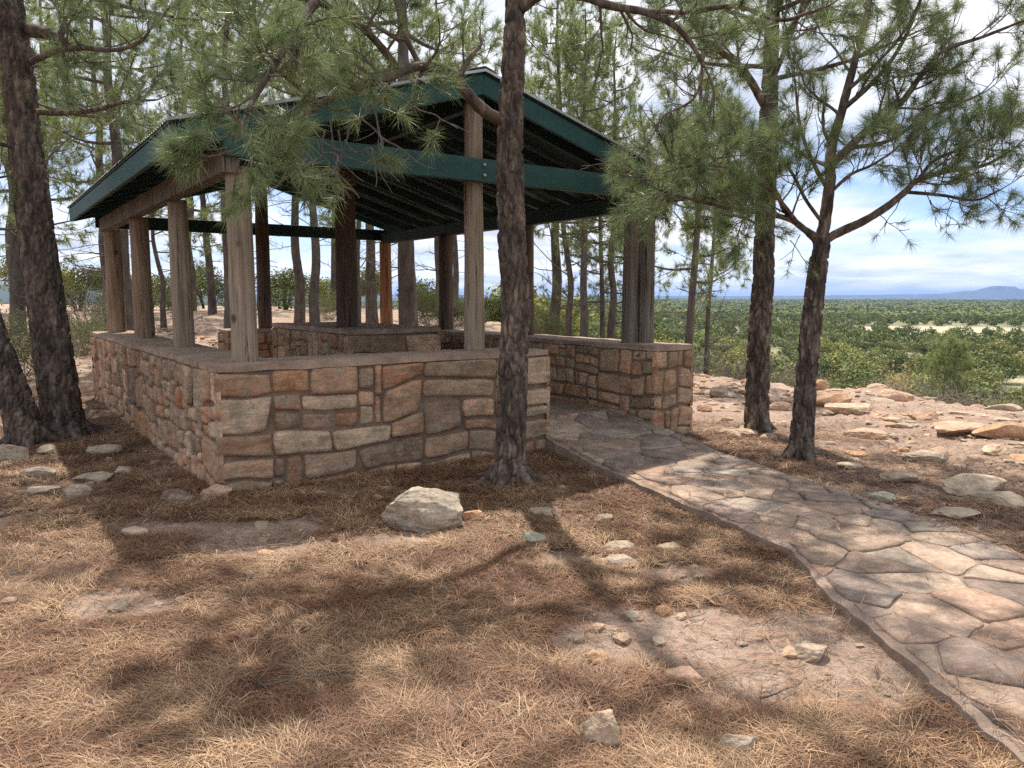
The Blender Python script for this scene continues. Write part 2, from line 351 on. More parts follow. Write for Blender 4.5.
ang = np.radians(np.concatenate([front, rest])); rad = np.concatenate([[.02, .3, .6], np.geomspace(.9, 30, 430), np.geomspace(30, 26000, 150)[1:]])
A, RR = np.meshgrid(ang, rad); gx = RR*np.sin(A); gy = RR*np.cos(A); gz = terrain(gx, gy)
gd = edge_dist(gx, gy)
nA, nR = len(ang), len(rad); i = np.arange(nR-1)[:, None]*nA; j = np.arange(nA)[None]; j2 = (j+1) % nA
Q = np.stack([i+j, i+j2, i+nA+j2, i+nA+j], -1).reshape(-1, 4)
colr = np.stack([litter_amount(gx, gy), meadow(gx, gy)*(gd > 5), sstep(gd, 1.5, 9)], -1).reshape(-1, 3)
g = MB(); g.add(np.stack([gx, gy, gz], -1), None, Q[:, ::-1], colr)
go = g.build('ground', MAT['ground']); tag(go, 'reddish stony soil under fallen pine needles', None, None, 'structure')

# distant hills on the horizon
m = M('far_hill_cover', .95); m.color(m.ramp(m.noise(.002, 6, .6), [(.35, (.035, .05, .045)), (.65, (.07, .085, .07))])); MAT['hill'] = m.m
def ridge(dist, prof, depth, name, label):
    mb = MB(); xs = np.linspace(-900, 1900, 1900); hz = np.interp(xs, [q[0] for q in prof], [q[1] for q in prof])
    hz = hz + .9*(fbm(np.stack([xs/34, 0*xs, 0*xs], -1), 5, 71)-.5)
    X = (xs-512)/F*dist; Zt = CH + (297.0-hz)/F*dist
    rows = []
    for t, k in ((0, 0.), (.25, .55), (.5, .85), (.75, .97), (1., 1.), (1.6, .9), (3., 0.)):
        nn = 1-.3*(fbm(np.stack([xs/22, 0*xs+t*4, 0*xs], -1), 4, 9))*(k < .96)
        rows.append(np.stack([X*(1+.0*t), np.full_like(X, dist)+(t-1)*depth, -160+(Zt+160)*k*nn/np.where(k == 1., nn, 1)], -1))
    V = np.concatenate(rows); n_ = len(xs); i = np.arange(len(rows)-1)[:, None]*n_; j = np.arange(n_-1)[None]
    mb.add(V, None, np.stack([i+j, i+j+1, i+n_+j+1, i+n_+j], -1).reshape(-1, 4))
    o = mb.build(name, MAT['hill'], col=False); tag(o, label, None, None, 'structure')
ridge(11000, [(-900, 293), (400, 294.5), (530, 295), (700, 296), (850, 295.2), (940, 293.6), (963, 291.2), (982, 289.8), (985, 286.8), (990, 286.0), (1001, 286.2), (1005, 289.0), (1040, 290), (1300, 291), (1900, 293)], 900, 'hills', 'blue mesa ridge along the horizon')
ridge(2600, [(-900, 282), (40, 284), (110, 287), (200, 292), (330, 296.5), (420, 300), (440, 306), (1900, 330)], 500, 'hills', 'low wooded hill beyond the left side of the shelter')

# ------------------------------------------------------------------ shelter
WT = 1.06; WH = 1.0; WF = 5.22; WL = 7.35; TK = .56; CUT = 3.29; FZ = .30
shel = empty('picnic_shelter', tuple(ab(2.61, 3.67, 0)), 'open picnic shelter with green gabled roof, log posts and low sandstone walls', 'picnic shelter')
SL = ab(2.61, 3.67, 0)
def part(mb, name, mat, parent=None, smooth=True, label=None):
    o = mb.build(name, mat, None, smooth, loc=SL if parent is None else SL)
    if parent is None: o.parent = shel; o.location = (0, 0, 0)
    else: o.parent = parent; o.location = (0, 0, 0)
    if label: o['label'] = label
    return o
SCOL = [(.38, .25, .18), (.33, .21, .15), (.42, .29, .21), (.30, .215, .16), (.36, .275, .21), (.42, .34, .265), (.29, .215, .17), (.46, .325, .245), (.41, .24, .155), (.40, .265, .19)]
def stones(mb, mm, p0, u, n, Wd, Hd, sz=(.36, .15), z0=-.12, rough=1., e0=True, e1=True, seed=0, prot=.038, vert=.15):
    """rubble masonry on the face starting at p0 (2D ab world), running along u, facing n"""
    rs = random.Random(seed); rects = []
    def split(x0, x1, y0, y1, d=0):
        w, h = x1-x0, y1-y0; tw = sz[0]*rs.uniform(.6, 1.7); th = sz[1]*rs.uniform(.7, 1.6)
        if rs.random() < vert: tw, th = th*.9, tw*.8
        if w > max(tw*1.35, .2) and (w/tw > h/th or h < th*1.3):
            c = x0+w*rs.uniform(.3, .7); split(x0, c, y0, y1, d+1); split(c, x1, y0, y1, d+1)
        elif h > max(th*1.35, .16):
            c = y0+h*rs.uniform(.32, .68); split(x0, x1, y0, c, d+1); split(x0, x1, c, y1, d+1)
        else: rects.append((x0, x1, y0, y1))
    # first uneven lifts so the courses do not run through
    split(0, Wd, z0, Hd)
    u3 = np.array([u[0], u[1], 0.]); n3 = np.array([n[0], n[1], 0.]); base = np.array([p0[0], p0[1], 0.])
    def warp(U, Z):
        q = np.stack([U*2.1+seed*3.3, Z*3.1, 0*U], -1); k = sstep(U, 0, .25)*sstep(Wd-U, 0, .25)
        return U+.06*(vnoise(q*1.2, 1)-.5)*k, Z+.12*(vnoise(q*np.array([1, .45, 1])+9, 2)-.5)*sstep(Hd-Z, 0, .16)*k
    # mortar bed
    nu, nz = max(2, int(Wd/.05)), 26
    me0, me1 = (.014 if e0 else 0), (.014 if e1 else 0)
    Ug, Zg = np.meshgrid(np.linspace(-me0, Wd+me1, nu), np.linspace(z0, Hd, nz)); q = base+u3*Ug[..., None]+np.array([0, 0, 1.])*Zg[..., None]
    q = q+n3*(.012*(fbm(q*9, 3, 3)-.5)+.008)[..., None]
    i = np.arange(nz-1)[:, None]*nu; j = np.arange(nu-1)[None]; Q = np.stack([i+j, i+j+1, i+nu+j+1, i+nu+j], -1).reshape(-1, 4)
    flip = np.dot(np.cross(u3, [0, 0, 1.]), n3) < 0
    mm.add(q, None, Q[:, ::-1] if flip else Q)
    for (x0, x1, y0, y1) in rects:
        if y1 < -.10: continue
        gap = rs.uniform(.001, .007); ex0 = e0 and x0 < 1e-6; ex1 = e1 and x1 > Wd-1e-6
        a0 = -prot if ex0 else x0+gap; a1 = Wd+prot if ex1 else x1-gap; b0, b1 = y0+gap, y1-(gap if y1 < Hd-1e-6 else .002)
        w, h = a1-a0, b1-b0
        if w < .03 or h < .03: continue
        nu, nv = max(5, min(22, int(w/.028))), max(5, min(14, int(h/.024)))
        eu, ev = min(.012/(w/2), .2), min(.012/(h/2), .2)
        P, Qq = np.meshgrid(np.concatenate([[-1, -1+eu*.35], np.linspace(-1+eu, 1-eu, nu), [1-eu*.35, 1]]), np.concatenate([[-1, -1+ev*.35], np.linspace(-1+ev, 1-ev, nv), [1-ev*.35, 1]])); nu += 4; nv += 4
        cj = [[rs.uniform(-.20, .04)*(rs.random() < .5) for _ in range(2)] for _ in range(4)]
        wx = (1-P)/2; wy = (1-Qq)/2; jx = 0; jy = 0
        for k, (sx, sy) in enumerate(((-1, -1), (1, -1), (-1, 1), (1, 1))):
            wt = (wx if sx < 0 else 1-wx)*(wy if sy < 0 else 1-wy); corner = 1 if not ((sx < 0 and ex0) or (sx > 0 and ex1)) else 0
            jx = jx+wt*sx*cj[k][0]*corner*min(w, h)*.9; jy = jy+wt*sy*cj[k][1]*min(h, w)*.8
        rd = .07*(np.abs(P)*np.abs(Qq))**4   # rounded corners
        sP = P*(1-rd*(0 if (ex0 or ex1) else 1)); sQ = Qq*(1-rd)
        U = (a0+a1)/2+sP*w/2+jx; Z = (b0+b1)/2+sQ*h/2+jy
        eP = np.abs(P).copy()
        if ex0: eP = np.where(P < 0, 0, eP)
        if ex1: eP = np.where(P > 0, 0, eP)
        m_ = np.maximum(eP, np.abs(Qq)); de = np.minimum((1-eP)*w/2, (1-np.abs(Qq))*h/2); pr = prot*rs.uniform(.6, 1.35)
        if ex0 or ex1: pr = prot
        hgt = pr*(sstep(de, -.004, .011)*.85+.15*sstep(de, 0, .04))
        U2, Z2 = warp(U, Z); tilt = rs.uniform(-.12, .12)*Qq*.1+rs.uniform(-.1, .1)*P*.1
        if ex0 or ex1: tilt = 0
        s0 = rs.uniform(0, 90); q = base+u3*U2[..., None]+np.array([0, 0, 1.])*Z2[..., None]
        nn = rough*(.058*(fbm(q*6+s0, 4, 4)-.5)+.024*(fbm(q*np.array([16, 16, 34])+s0, 3, 5)-.5)); nn = nn*(.3+.7*sstep(de, 0, .02))
        if ex0 or ex1: nn = nn*np.where((P < -.8) & ex0 | (P > .8) & ex1, .25, 1.)
        q = q+n3*(hgt+nn+tilt*.25)[..., None]
        if ex0: q = np.concatenate([(q[:, :1]-n3*prot*1.1), q], 1); nu += 1
        if ex1: q = np.concatenate([q, (q[:, -1:]-n3*prot*1.1)], 1); nu += 1
        i = np.arange(nv-1)[:, None]*nu; j = np.arange(nu-1)[None]; Q = np.stack([i+j, i+j+1, i+nu+j+1, i+nu+j], -1).reshape(-1, 4)
        c = np.array(rs.choice(SCOL))*rs.uniform(.75, 1.15)
        mb.add(q, None, Q[:, ::-1] if flip else Q, c)
def capslab(mb, corners_ab, z0, z1, step=.05):
    (a0, a1, b0, b1) = corners_ab; na, nb = max(2, int((a1-a0)/step)), max(2, int((b1-b0)/step))
    Aa, Bb = np.meshgrid(np.linspace(a0, a1, na), np.linspace(b0, b1, nb)); q = np.stack([O2[0]+dF[0]*Aa+dL[0]*Bb, O2[1]+dF[1]*Aa+dL[1]*Bb, np.full_like(Aa, z1)], -1)
    ed = np.minimum(np.minimum(Aa-a0, a1-Aa), np.minimum(Bb-b0, b1-Bb)) < 1e-6
    q[..., 2] += .024*(fbm(q*np.array([4, 4, 1]), 4, 6)-.5)-ed*.006
    lo = q.copy(); lo[..., 2] = z0
    jit = .02*(fbm(q*5, 3, 7)-.5); q[..., 0] += jit*ed; q[..., 1] += jit*ed*.7
    i = np.arange(nb-1)[:, None]*na; j = np.arange(na-1)[None]; Q = np.stack([i+j, i+j+1, i+na+j+1, i+na+j], -1).reshape(-1, 4)
    mb.add(q, None, Q)
    ring = [(0, k) for k in range(na)]+[(k, na-1) for k in range(1, nb)]+[(nb-1, k) for k in range(na-2, -1, -1)]+[(k, 0) for k in range(nb-2, 0, -1)]
    top = np.array([q[r] for r in ring]); bot = np.array([lo[r] for r in ring]); mid = top*.5+bot*.5
    cen = top.mean(0); mid[:, :2] += .03*(fbm(mid*7, 3, 11)-.5)[:, None]; bot[:, 2] += .022*(fbm(bot*4, 3, 12)-.5)
    n_ = len(ring); V = np.concatenate([top, mid, bot]); k = np.arange(n_); k2 = (k+1) % n_
    mb.add(V, None, np.concatenate([np.stack([k2, k, n_+k, n_+k2], -1), np.stack([n_+k2, n_+k, 2*n_+k, 2*n_+k2], -1)]))
    mb.add(lo[[0, 0, -1, -1], [0, -1, -1, 0]], None, [(0, 3, 2, 1)])
def p2(a, b): return O2+dF*a+dL*b
def wall(label, faces, caps, seed, ztop=WH, zc=WT):
    st = MB(); mo = MB()
    for k, (a0, b0, u, n, Wd, sz, e0, e1, vert) in enumerate(faces):
        stones(st, mo, p2(a0, b0), u, n, Wd, ztop, (sz[0]*1.06, sz[1]*1.06), seed=seed*10+k, e0=e0, e1=e1, vert=vert)
    o = part(st, 'stone_wall', MAT['stone'], label=label)
    # mortar core joins the same wall mesh as second material
    part(mo, 'mortar', MAT['mortar'], o)
    cp = MB()
    for q in caps: capslab(cp, q, ztop, zc)
    part(cp, 'wall_cap', MAT['cap'], o)
F1, F2 = (.36, .15), (.34, .2)
o_ = .012
wall('front low wall of broad reddish stones with a mortar cap', [(0, 0, dF, -dL, CUT, (.48, .185), True, True, .10), (CUT, 0, dL, dF, TK, F1, True, True, .2), (TK, TK, dF, dL, CUT-TK, F1, False, True, .2)], [(-.02, CUT+.02, -.03, TK+o_)], 3)
wall('long left wall with upright narrow stones', [(0, 0, dL, -dF, WL, (.24, .22), True, True, .45), (TK, TK, dL, dF, WL-TK, F1, False, True, .2), (0, WL, dF, dL, TK, F1, True, True, .2)], [(-.03, TK+o_, TK+o_, WL+.02)], 2)
RW = WF-TK
wall('right wall with brown stones beside the entrance', [(RW, -.24, dF, -dL, TK, (.3, .2), True, True, .35), (RW, -.24, dL, -dF, WL+.24-TK, (.30, .15), True, False, .25), (WF, -.24, dL, dF, WL+.24, F1, True, True, .2)], [(RW-.03, WF+.03, -.27, WL+.02)], 5)
wall('back wall ending in a lit stone end', [(WF-CUT, WL-TK, dF, -dL, CUT-TK, F1, True, False, .25), (WF-CUT, WL-TK, dL, -dF, TK, F1, True, True, .2), (WF-CUT, WL, dF, dL, CUT, F1, True, True, .2)], [(WF-CUT-.02, RW-.03, WL-TK-o_, WL+.02)], 6)

# floor inside
mb = MB(); box(mb, ab(TK, TK, -.1), ab(WF-2*TK, 0, 0)-ab(0, 0, 0), ab(0, WL-2*TK, 0)-ab(0, 0, 0), (0, 0, .1+FZ-.02)); part(mb, 'floor', MAT['pathmortar'], smooth=False)
mb = MB(); box(mb, ab(CUT+.0, .30, -.1), ab(RW-CUT, 0, 0)-ab(0, 0, 0), ab(0, TK-.30, 0)-ab(0, 0, 0), (0, 0, .1+FZ-.021)); part(mb, 'threshold', MAT['pathmortar'], smooth=False)

# posts
def logpost(a, b, z0, z1, r, mat, name='post', square=False, label=None, lean=(0, 0)):
    mb = MB(); n = 60; P = np.linspace(0, 1, n)[:, None]*(ab(a, b, z1)+np.array([lean[0], lean[1], 0])-ab(a, b, z0))+ab(a, b, z0)
    s0 = random.random()*50
    def dsp(V, rr):
        a_ = V*np.array([7, 7, 1.2])+s0; d = .022*(fbm(a_, 3, 2)-.5)+.010*(fbm(V*np.array([40, 40, 2.0])+s0, 3, 4)-.5)
        return d
    if square:
        def dsp(V, rr):
            c = (V-P[:, None]); th = np.arctan2(c[..., 1], c[..., 0])-TH; q = np.maximum(np.abs(np.cos(th)), np.abs(np.sin(th)))
            return rr*(np.minimum(1/q, 1.34)-1)+.006*(fbm(V*np.array([40, 40, 2.0])+s0, 3, 4)-.5)
    tube(mb, P, [r*1.06, r, r*.94], 40, disp=dsp)
    return part(mb, name, MAT[mat], label=label)
s_, q_ = .303, 2.247
for (a, b, r, mt, z1, lb) in [(s_, s_, .106, 'log_grey', 2.66, 'pale weathered corner post'), (s_, s_+q_, .104, 'log_grey', 2.62, None), (s_, s_+2*q_, .118, 'log_tan', 2.62, None), (s_, s_+3*q_, .125, 'log_tan', 2.62, None),
                        (2.61, s_, .096, 'log_grey', 3.50, 'tall pale post under the gable peak'), (WF-s_, s_+q_, .105, 'log_dark', 2.62, None), (WF-s_, s_+2*q_, .118, 'log_dark', 2.62, None),
                        (WF-s_, s_+3*q_, .115, 'log_orange', 2.62, 'bright orange brown back corner post'), (2.61, s_+3*q_, .11, 'log_dark', 3.50, None)]:
    logpost(a, b, WT-.02, z1, r, mt, label=lb)
logpost(2.68, 3.67, 1.18, 3.50, .140, 'log_dark', label='thick dark centre post standing on the stone table')
for dx_ in (-.083, .083):
    c = ab(WF-s_, s_)+np.array([dx_+.0, 0, 0]); d = c[:2]-O2
    logpost(float(d@dF), float(d@dL), WT-.02, 2.66, .078, 'beam_bare', square=True, label='squared timber of the doubled corner post')

# roof
def beam(a0, b0, a1, b1, z0, z1, w, h, mat, name, label=None):
    """beam whose bottom centre runs between two points"""
    p, q = ab(a0, b0, z0), ab(a1, b1, z1); d = q-p; hz = np.array([d[0], d[1], 0]); sd = np.array([-hz[1], hz[0], 0]); sd = sd/np.linalg.norm(sd)*w
    dn = d/np.linalg.norm(d); up = np.cross(sd, dn); up = up/np.linalg.norm(up)*h; up = up if up[2] > 0 else -up
    up = np.array([0, 0, h])
    mb = MB(); box(mb, p-sd/2, d, sd, up); o = part(mb, name, MAT[mat], smooth=False, label=label)
    bv = o.modifiers.new('b', 'BEVEL'); bv.width = .006; bv.segments = 2
    return o
EA, ZB0, ZE, ZR = -.22, .16, 2.735, 3.545     # eave, fascia bottom at eave and ridge
B0, B1 = .13, WL-.18
slope = (ZR-ZE)/(2.61-EA); FH = .19
beam(EA+.03, B0, 2.61, B0, ZE, ZR, .045, FH, 'green', 'fascia'); beam(WF-EA-.03, B0, 2.61, B0, ZE, ZR, .045, FH, 'green', 'fascia')
beam(EA+.03, B1, 2.61, B1, ZE, ZR, .045, FH, 'green', 'fascia'); beam(WF-EA-.03, B1, 2.61, B1, ZE, ZR, .045, FH, 'green', 'fascia')
beam(EA, B0-.024, EA, B1+.024, ZE, ZE, .045, FH-.01, 'green', 'fascia'); beam(WF-EA, B0-.024, WF-EA, B1+.024, ZE, ZE, .045, FH-.01, 'green', 'fascia')
beam(.15, s_-.155, WF-.42, s_-.155, 2.72, 2.72, .08, .22, 'green', 'tie_beam', 'long green beam across the front gable')
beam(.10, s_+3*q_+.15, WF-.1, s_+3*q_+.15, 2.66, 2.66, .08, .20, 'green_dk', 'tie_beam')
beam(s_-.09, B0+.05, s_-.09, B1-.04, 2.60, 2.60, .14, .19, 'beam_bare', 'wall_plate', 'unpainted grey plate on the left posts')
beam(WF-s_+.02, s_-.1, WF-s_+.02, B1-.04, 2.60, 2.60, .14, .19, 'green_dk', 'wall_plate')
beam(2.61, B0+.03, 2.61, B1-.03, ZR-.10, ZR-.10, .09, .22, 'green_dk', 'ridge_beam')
for k in range(10):
    b = B0+.35+k*(B1-B0-.7)/9
    for sgn in (0, 1):
        a0, a1 = (EA+.03, 2.56) if sgn == 0 else (WF-EA-.03, WF-2.56)
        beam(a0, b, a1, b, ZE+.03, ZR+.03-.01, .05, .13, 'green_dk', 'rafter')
mb = MB()
for sgn in (0, 1):
    a0, a1 = (EA-.03, 2.605) if sgn == 0 else (WF-EA+.03, WF-2.605)
    p, q = ab(a0, B0-.03, ZE+FH+.004-.01), ab(a1, B0-.03, ZE+FH+.004-.01+slope*abs(a1-a0)); box(mb, p, q-p, ab(0, B1-B0+.06, 0)-ab(0, 0, 0), (0, 0, .022))
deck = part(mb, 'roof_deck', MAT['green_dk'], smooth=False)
# corrugated sheet
mb = MB()
for sgn in (0, 1):
    nb = 340; na = 5; Bv = np.linspace(B0-.05, B1+.05, nb); ts = np.linspace(0, 1, na)
    a0, a1 = (EA-.045, 2.61) if sgn == 0 else (WF-EA+.045, WF-2.61)
    V = []
    for lay in (0, 1):
        for t in ts:
            a = a0+(a1-a0)*t; z = ZE+FH+.022+slope*abs(a-a0)-.02*1+.009*np.sin((Bv-B0)*2*math.pi/.085)+lay*.004+.014
            q = np.array([ab(a, b, zz) for b, zz in zip(Bv, z)]); V.append(q)
    V = np.array(V).reshape(-1, 3); i = np.arange(na-1)[:, None]*nb; j = np.arange(nb-1)[None]; Q = np.stack([i+j, i+j+1, i+nb+j+1, i+nb+j], -1).reshape(-1, 4)
    mb.add(V, None, np.concatenate([Q, Q[:, ::-1]+na*nb]))
part(mb, 'metal_sheet', MAT['metal'], deck)
mb = MB()
for sgn in (0, 1):
    s2 = 1 if sgn == 0 else -1; c_ = 2.61
    zt = ZE+FH+.03+slope*(2.61-EA+.09)+.006
    p = ab(c_, B0-.055, zt); q = ab(c_-s2*.16, B0-.055, zt-slope*.16); box(mb, p, q-p, ab(0, B1-B0+.11, 0)-ab(0, 0, 0), (0, 0, .006))
part(mb, 'ridge_cap', MAT['metal'], deck, smooth=False)
for bb in (B0-.06, B1+.045):
    for sgn in (0, 1):
        mb = MB()
        a0, a1 = (EA-.045, 2.61) if sgn == 0 else (WF-EA+.045, WF-2.61)
        p, q = ab(a0, bb, ZE+FH+.004), ab(a1, bb, ZE+FH+.004+slope*abs(a1-a0)); box(mb, p, q-p, ab(0, .014, 0)-ab(0, 0, 0), (0, 0, .026)); part(mb, 'rake_flashing', MAT['metal'], deck, smooth=False)

for (a, zz) in ((s_, 2.80), (s_, 2.87), (2.61, 2.78), (2.61, 2.88), (WF-s_-.2, 2.80)):
    mb = MB(); tube(mb, resample([ab(a, s_-.215, zz), ab(a, s_-.19, zz)], 3), [.016, .016], 8); part(mb, 'bolt', MAT['metal'])
# stone table inside
tb = empty('stone_table', tuple(ab(3.05, 4.45, FZ)), 'stone table block with mortar top inside the shelter', 'stone table')
st = MB(); mo = MB(); a0, a1, b0, b1 = 2.42, 3.68, 2.95, 5.95
for k, (aa, bb, u, n, Wd) in enumerate([(a0, b0, dF, -dL, a1-a0), (a0, b0, dL, -dF, b1-b0), (a1, b0, dL, dF, b1-b0), (a0, b1, dF, dL, a1-a0)]):
    stones(st, mo, p2(aa, bb), u, n, Wd, 1.12, (.36, .22) if k else (.5, .2), z0=.2, seed=77+k, vert=.3)
TL = ab(3.05, 4.45, FZ)
for mbb, nm, mt in ((st, 'masonry', 'stone'), (mo, 'mortar', 'mortar')):
    o = mbb.build(nm, MAT[mt], None, True, loc=TL); o.parent = tb; o.location = (0, 0, 0)
mb = MB(); capslab(mb, (a0-.04, a1+.04, b0-.04, b1+.04), 1.12, 1.19); o = mb.build('table_top', MAT['cap'], None, True, loc=TL); o.parent = tb; o.location = (0, 0, 0)

# ------------------------------------------------------------------ flagstone path
def clip_half(P, a, n):
    """keep the part of polygon P with (p-a).n <= 0"""
    R_ = []
    for i in range(len(P)):
        p, q = P[i], P[(i+1) % len(P)]; dp, dq = (p-a)@n, (q-a)@n
        if dp <= 0: R_.append(p)
        if dp*dq < 0: R_.append(p+(q-p)*dp/(dp-dq))
    return R_
c1 = ab(CUT+.012, .30)[:2]; c2 = ab(RW-.045, .30)[:2]
Lp = np.array([c1, (.375, 7.93), (.72, 7.0), (1.2, 5.85), (1.70, 4.60), (1.655, 3.85), (1.70, 3.07), (1.69, 2.39), (1.75, .6)])
Rp = np.array([c2, (1.73, 8.40), (2.10, 7.35), (2.58, 6.05), (3.06, 4.75), (3.10, 3.95), (3.12, 3.1), (3.12, 2.4), (3.12, .6)])
zs = np.array([FZ-.005, .135, .085, .07, .07, .07, .07, .07, .07])
sl = np.concatenate([[0], np.cumsum(np.linalg.norm(np.diff((Lp+Rp)/2, axis=0), axis=1))])
def pmap(s, t):
    l = np.stack([np.interp(s, sl, Lp[:, k]) for k in (0, 1)], -1); r = np.stack([np.interp(s, sl, Rp[:, k]) for k in (0, 1)], -1)
    xy = l+(r-l)*np.asarray(t)[..., None]; z = np.interp(s, sl, zs); return np.concatenate([xy, np.asarray(z)[..., None]], -1)
mb = MB(); ns, ntt = 240, 40
S, T_ = np.meshgrid(np.linspace(0, sl[-1], ns), np.linspace(0, 1, ntt), indexing='ij'); q = pmap(S, T_)
q[..., 2] += .008*(fbm(q*4, 3, 3)-.5); edge = (T_ < 1e-6) | (T_ > 1-1e-6); q[..., 0] += edge*.10*(fbm(q*4.5, 4, 5)-.5); q[..., 2] -= edge*.012
i = np.arange(ns-1)[:, None]*ntt; j = np.arange(ntt-1)[None]; mb.add(q, None, np.stack([i+j, i+ntt+j, i+ntt+j+1, i+j+1], -1).reshape(-1, 4)[:, ::-1])
for e in (0, ntt-1):
    tp = q[:, e]; lo = tp.copy(); lo[:, 2] = -.15; k = np.arange(ns-1)
    Qs = np.stack([k, k+1, ns+k+1, ns+k], -1); mb.add(np.concatenate([tp, lo]), None, Qs if e else Qs[:, ::-1])
path = mb.build('path', MAT['pathmortar']); tag(path, 'flagstone path leading up to the shelter entrance', None, None, 'structure')
FC = [(.42, .33, .275), (.34, .275, .25), (.46, .37, .30), (.38, .33, .30), (.47, .37, .30), (.40, .365, .32), (.34, .28, .25), (.47, .39, .32), (.43, .315, .25)]
mb = MB(); rs = random.Random(5); seeds = []; WD = 1.45; st_ = .42
for ii in range(-1, int(sl[-1]/.27)+2):
    for jj in range(-1, 7):
        if rs.random() > .13: seeds.append((ii*.27+rs.uniform(-.13, .13), (jj+.5*(ii % 2))*.35+rs.uniform(-.20, .20)))
seeds = np.array(seeds)
for k, c in enumerate(seeds):
    P = [np.array(v_, float) for v_ in ((.02, .035), (sl[-1], .035), (sl[-1], WD-.02), (.02, WD-.02))]
    dd = np.linalg.norm(seeds-c, axis=1)
    for l in np.argsort(dd)[1:18]:
        d = seeds[l]-c; P = clip_half(P, c+d/2, d)
        if len(P) < 3: break
    if len(P) < 3: continue
    P = np.array(P); cen = P.mean(0); area = .5*abs(np.dot(P[:, 0], np.roll(P[:, 1], -1))-np.dot(P[:, 1], np.roll(P[:, 0], -1)))
    if area < .012: continue
    gap = rs.uniform(.004, .013); P = cen+(P-cen)*(1-gap/max(.08, math.sqrt(area)*.55))
    ring = []
    for a, b in zip(P, np.roll(P, -1, 0)):
        n_ = max(3, int(np.linalg.norm(b-a)/.03))
        for t in np.arange(n_)/n_: ring.append(a+(b-a)*t)
    ring = np.array(ring); rr = ring-cen; L_ = np.linalg.norm(rr, axis=1)
    # rounded corners by one smoothing pass, ragged edges by noise
    for _ in range(1): ring = ring*.5+np.roll(ring, 1, 0)*.25+np.roll(ring, -1, 0)*.25
    ring = ring+.034*(np.stack([fbm(np.stack([ring[:, 0]*9, ring[:, 1]*9, 0*L_+w_], -1), 3, 8) for w_ in (0, 7)], -1)-.5)
    h = rs.uniform(.004, .020); tl = (rs.uniform(-.02, .02), rs.uniform(-.02, .02)); V = []; lay = []
    for f_, hz in ((1, -.02), (1., .55), (.965, 1.), (.6, 1.), (.25, 1.)):
        rg = cen+(ring-cen)*f_; w3 = pmap(rg[:, 0], np.clip(rg[:, 1]/WD, 0, 1)); w3[:, 2] += h*hz+(rg-cen)@np.array(tl)*.5*(hz > .5)+.006*(fbm(w3*6, 3, 4)-.5)*(hz > .9)
        lay.append(w3)
    c3 = pmap(np.array([cen[0]]), np.array([cen[1]/WD])); c3[:, 2] += h
    n_ = len(ring); kk = np.arange(n_); k2 = (kk+1) % n_; Q = np.concatenate([np.stack([w_*n_+k2, w_*n_+kk, (w_+1)*n_+kk, (w_+1)*n_+k2], -1) for w_ in range(4)])
    mb.add(np.concatenate(lay+[c3]), np.stack([4*n_+k2, 4*n_+kk, np.full(n_, 5*n_)], -1)[:, ::-1][:, ::-1], Q, np.array(rs.choice(FC))*np.array([.92, .93, .98])*rs.uniform(.60, .92))
fl = mb.build('flagstones', MAT['flag']); fl.parent = path

# ------------------------------------------------------------------ rocks
def ico(sub):
    import bmesh
    bm = bmesh.new(); bmesh.ops.create_icosphere(bm, subdivisions=sub, radius=1); V = np.array([v.co[:] for v in bm.verts]); T = np.array([[v.index for v in f.verts] for f in bm.faces]); bm.free(); return V, T
ICO4 = ico(4); ICO5 = ico(5)
def rock(loc, size, col, label, seed, rz=0., cut=(.55, .85), group=None, big=False, name='rock', flat=False, sink=.3, smooth=False, cat='rock'):
    V, T = ICO5 if big else ICO4; rs = np.random.default_rng(seed); V = V.copy()
    n_cut = 9 if not flat else 6
    for _ in range(n_cut):
        d = rs.normal(size=3); d /= np.linalg.norm(d); lim = rs.uniform(*cut); k = V@d; ov = np.maximum(k-lim, 0); V = V-d*ov[:, None]*.93
    if flat: V[:, 2] = np.clip(V[:, 2], -1, .55+.12*(fbm(V*2.2+seed, 3, 1)-.5))
    V = V*(1+.22*(fbm(V*1.6+seed, 4, 2)-.5)[:, None]+.17*(fbm(V*5+seed, 4, 3)-.5)[:, None])
    V = V*np.array(size)*.5; c, s = math.cos(rz), math.sin(rz); V = np.stack([V[:, 0]*c-V[:, 1]*s, V[:, 0]*s+V[:, 1]*c, V[:, 2]], -1)
    z = ground_z(loc[0], loc[1])
    V[:, 2] += size[2]*(.5-sink); V = V*1.
    mb = MB(); mb.add(V, T, None, np.array(col)*np.ones((len(V), 1)))
    o = mb.build(name, MAT['rock'], smooth=smooth); o.location = (loc[0], loc[1], z); return tag(o, label, cat, group)
GREY, TAN, PINK, GRN, ORG = (.37, .325, .275), (.46, .38, .30), (.46, .33, .26), (.31, .33, .28), (.44, .29, .19)
def gp(x, y):
    p1 = pt(x, y, 1.); d = p1-np.array([0, 0, CH]); t = -CH/d[2]; return (d[0]*t, d[1]*t)
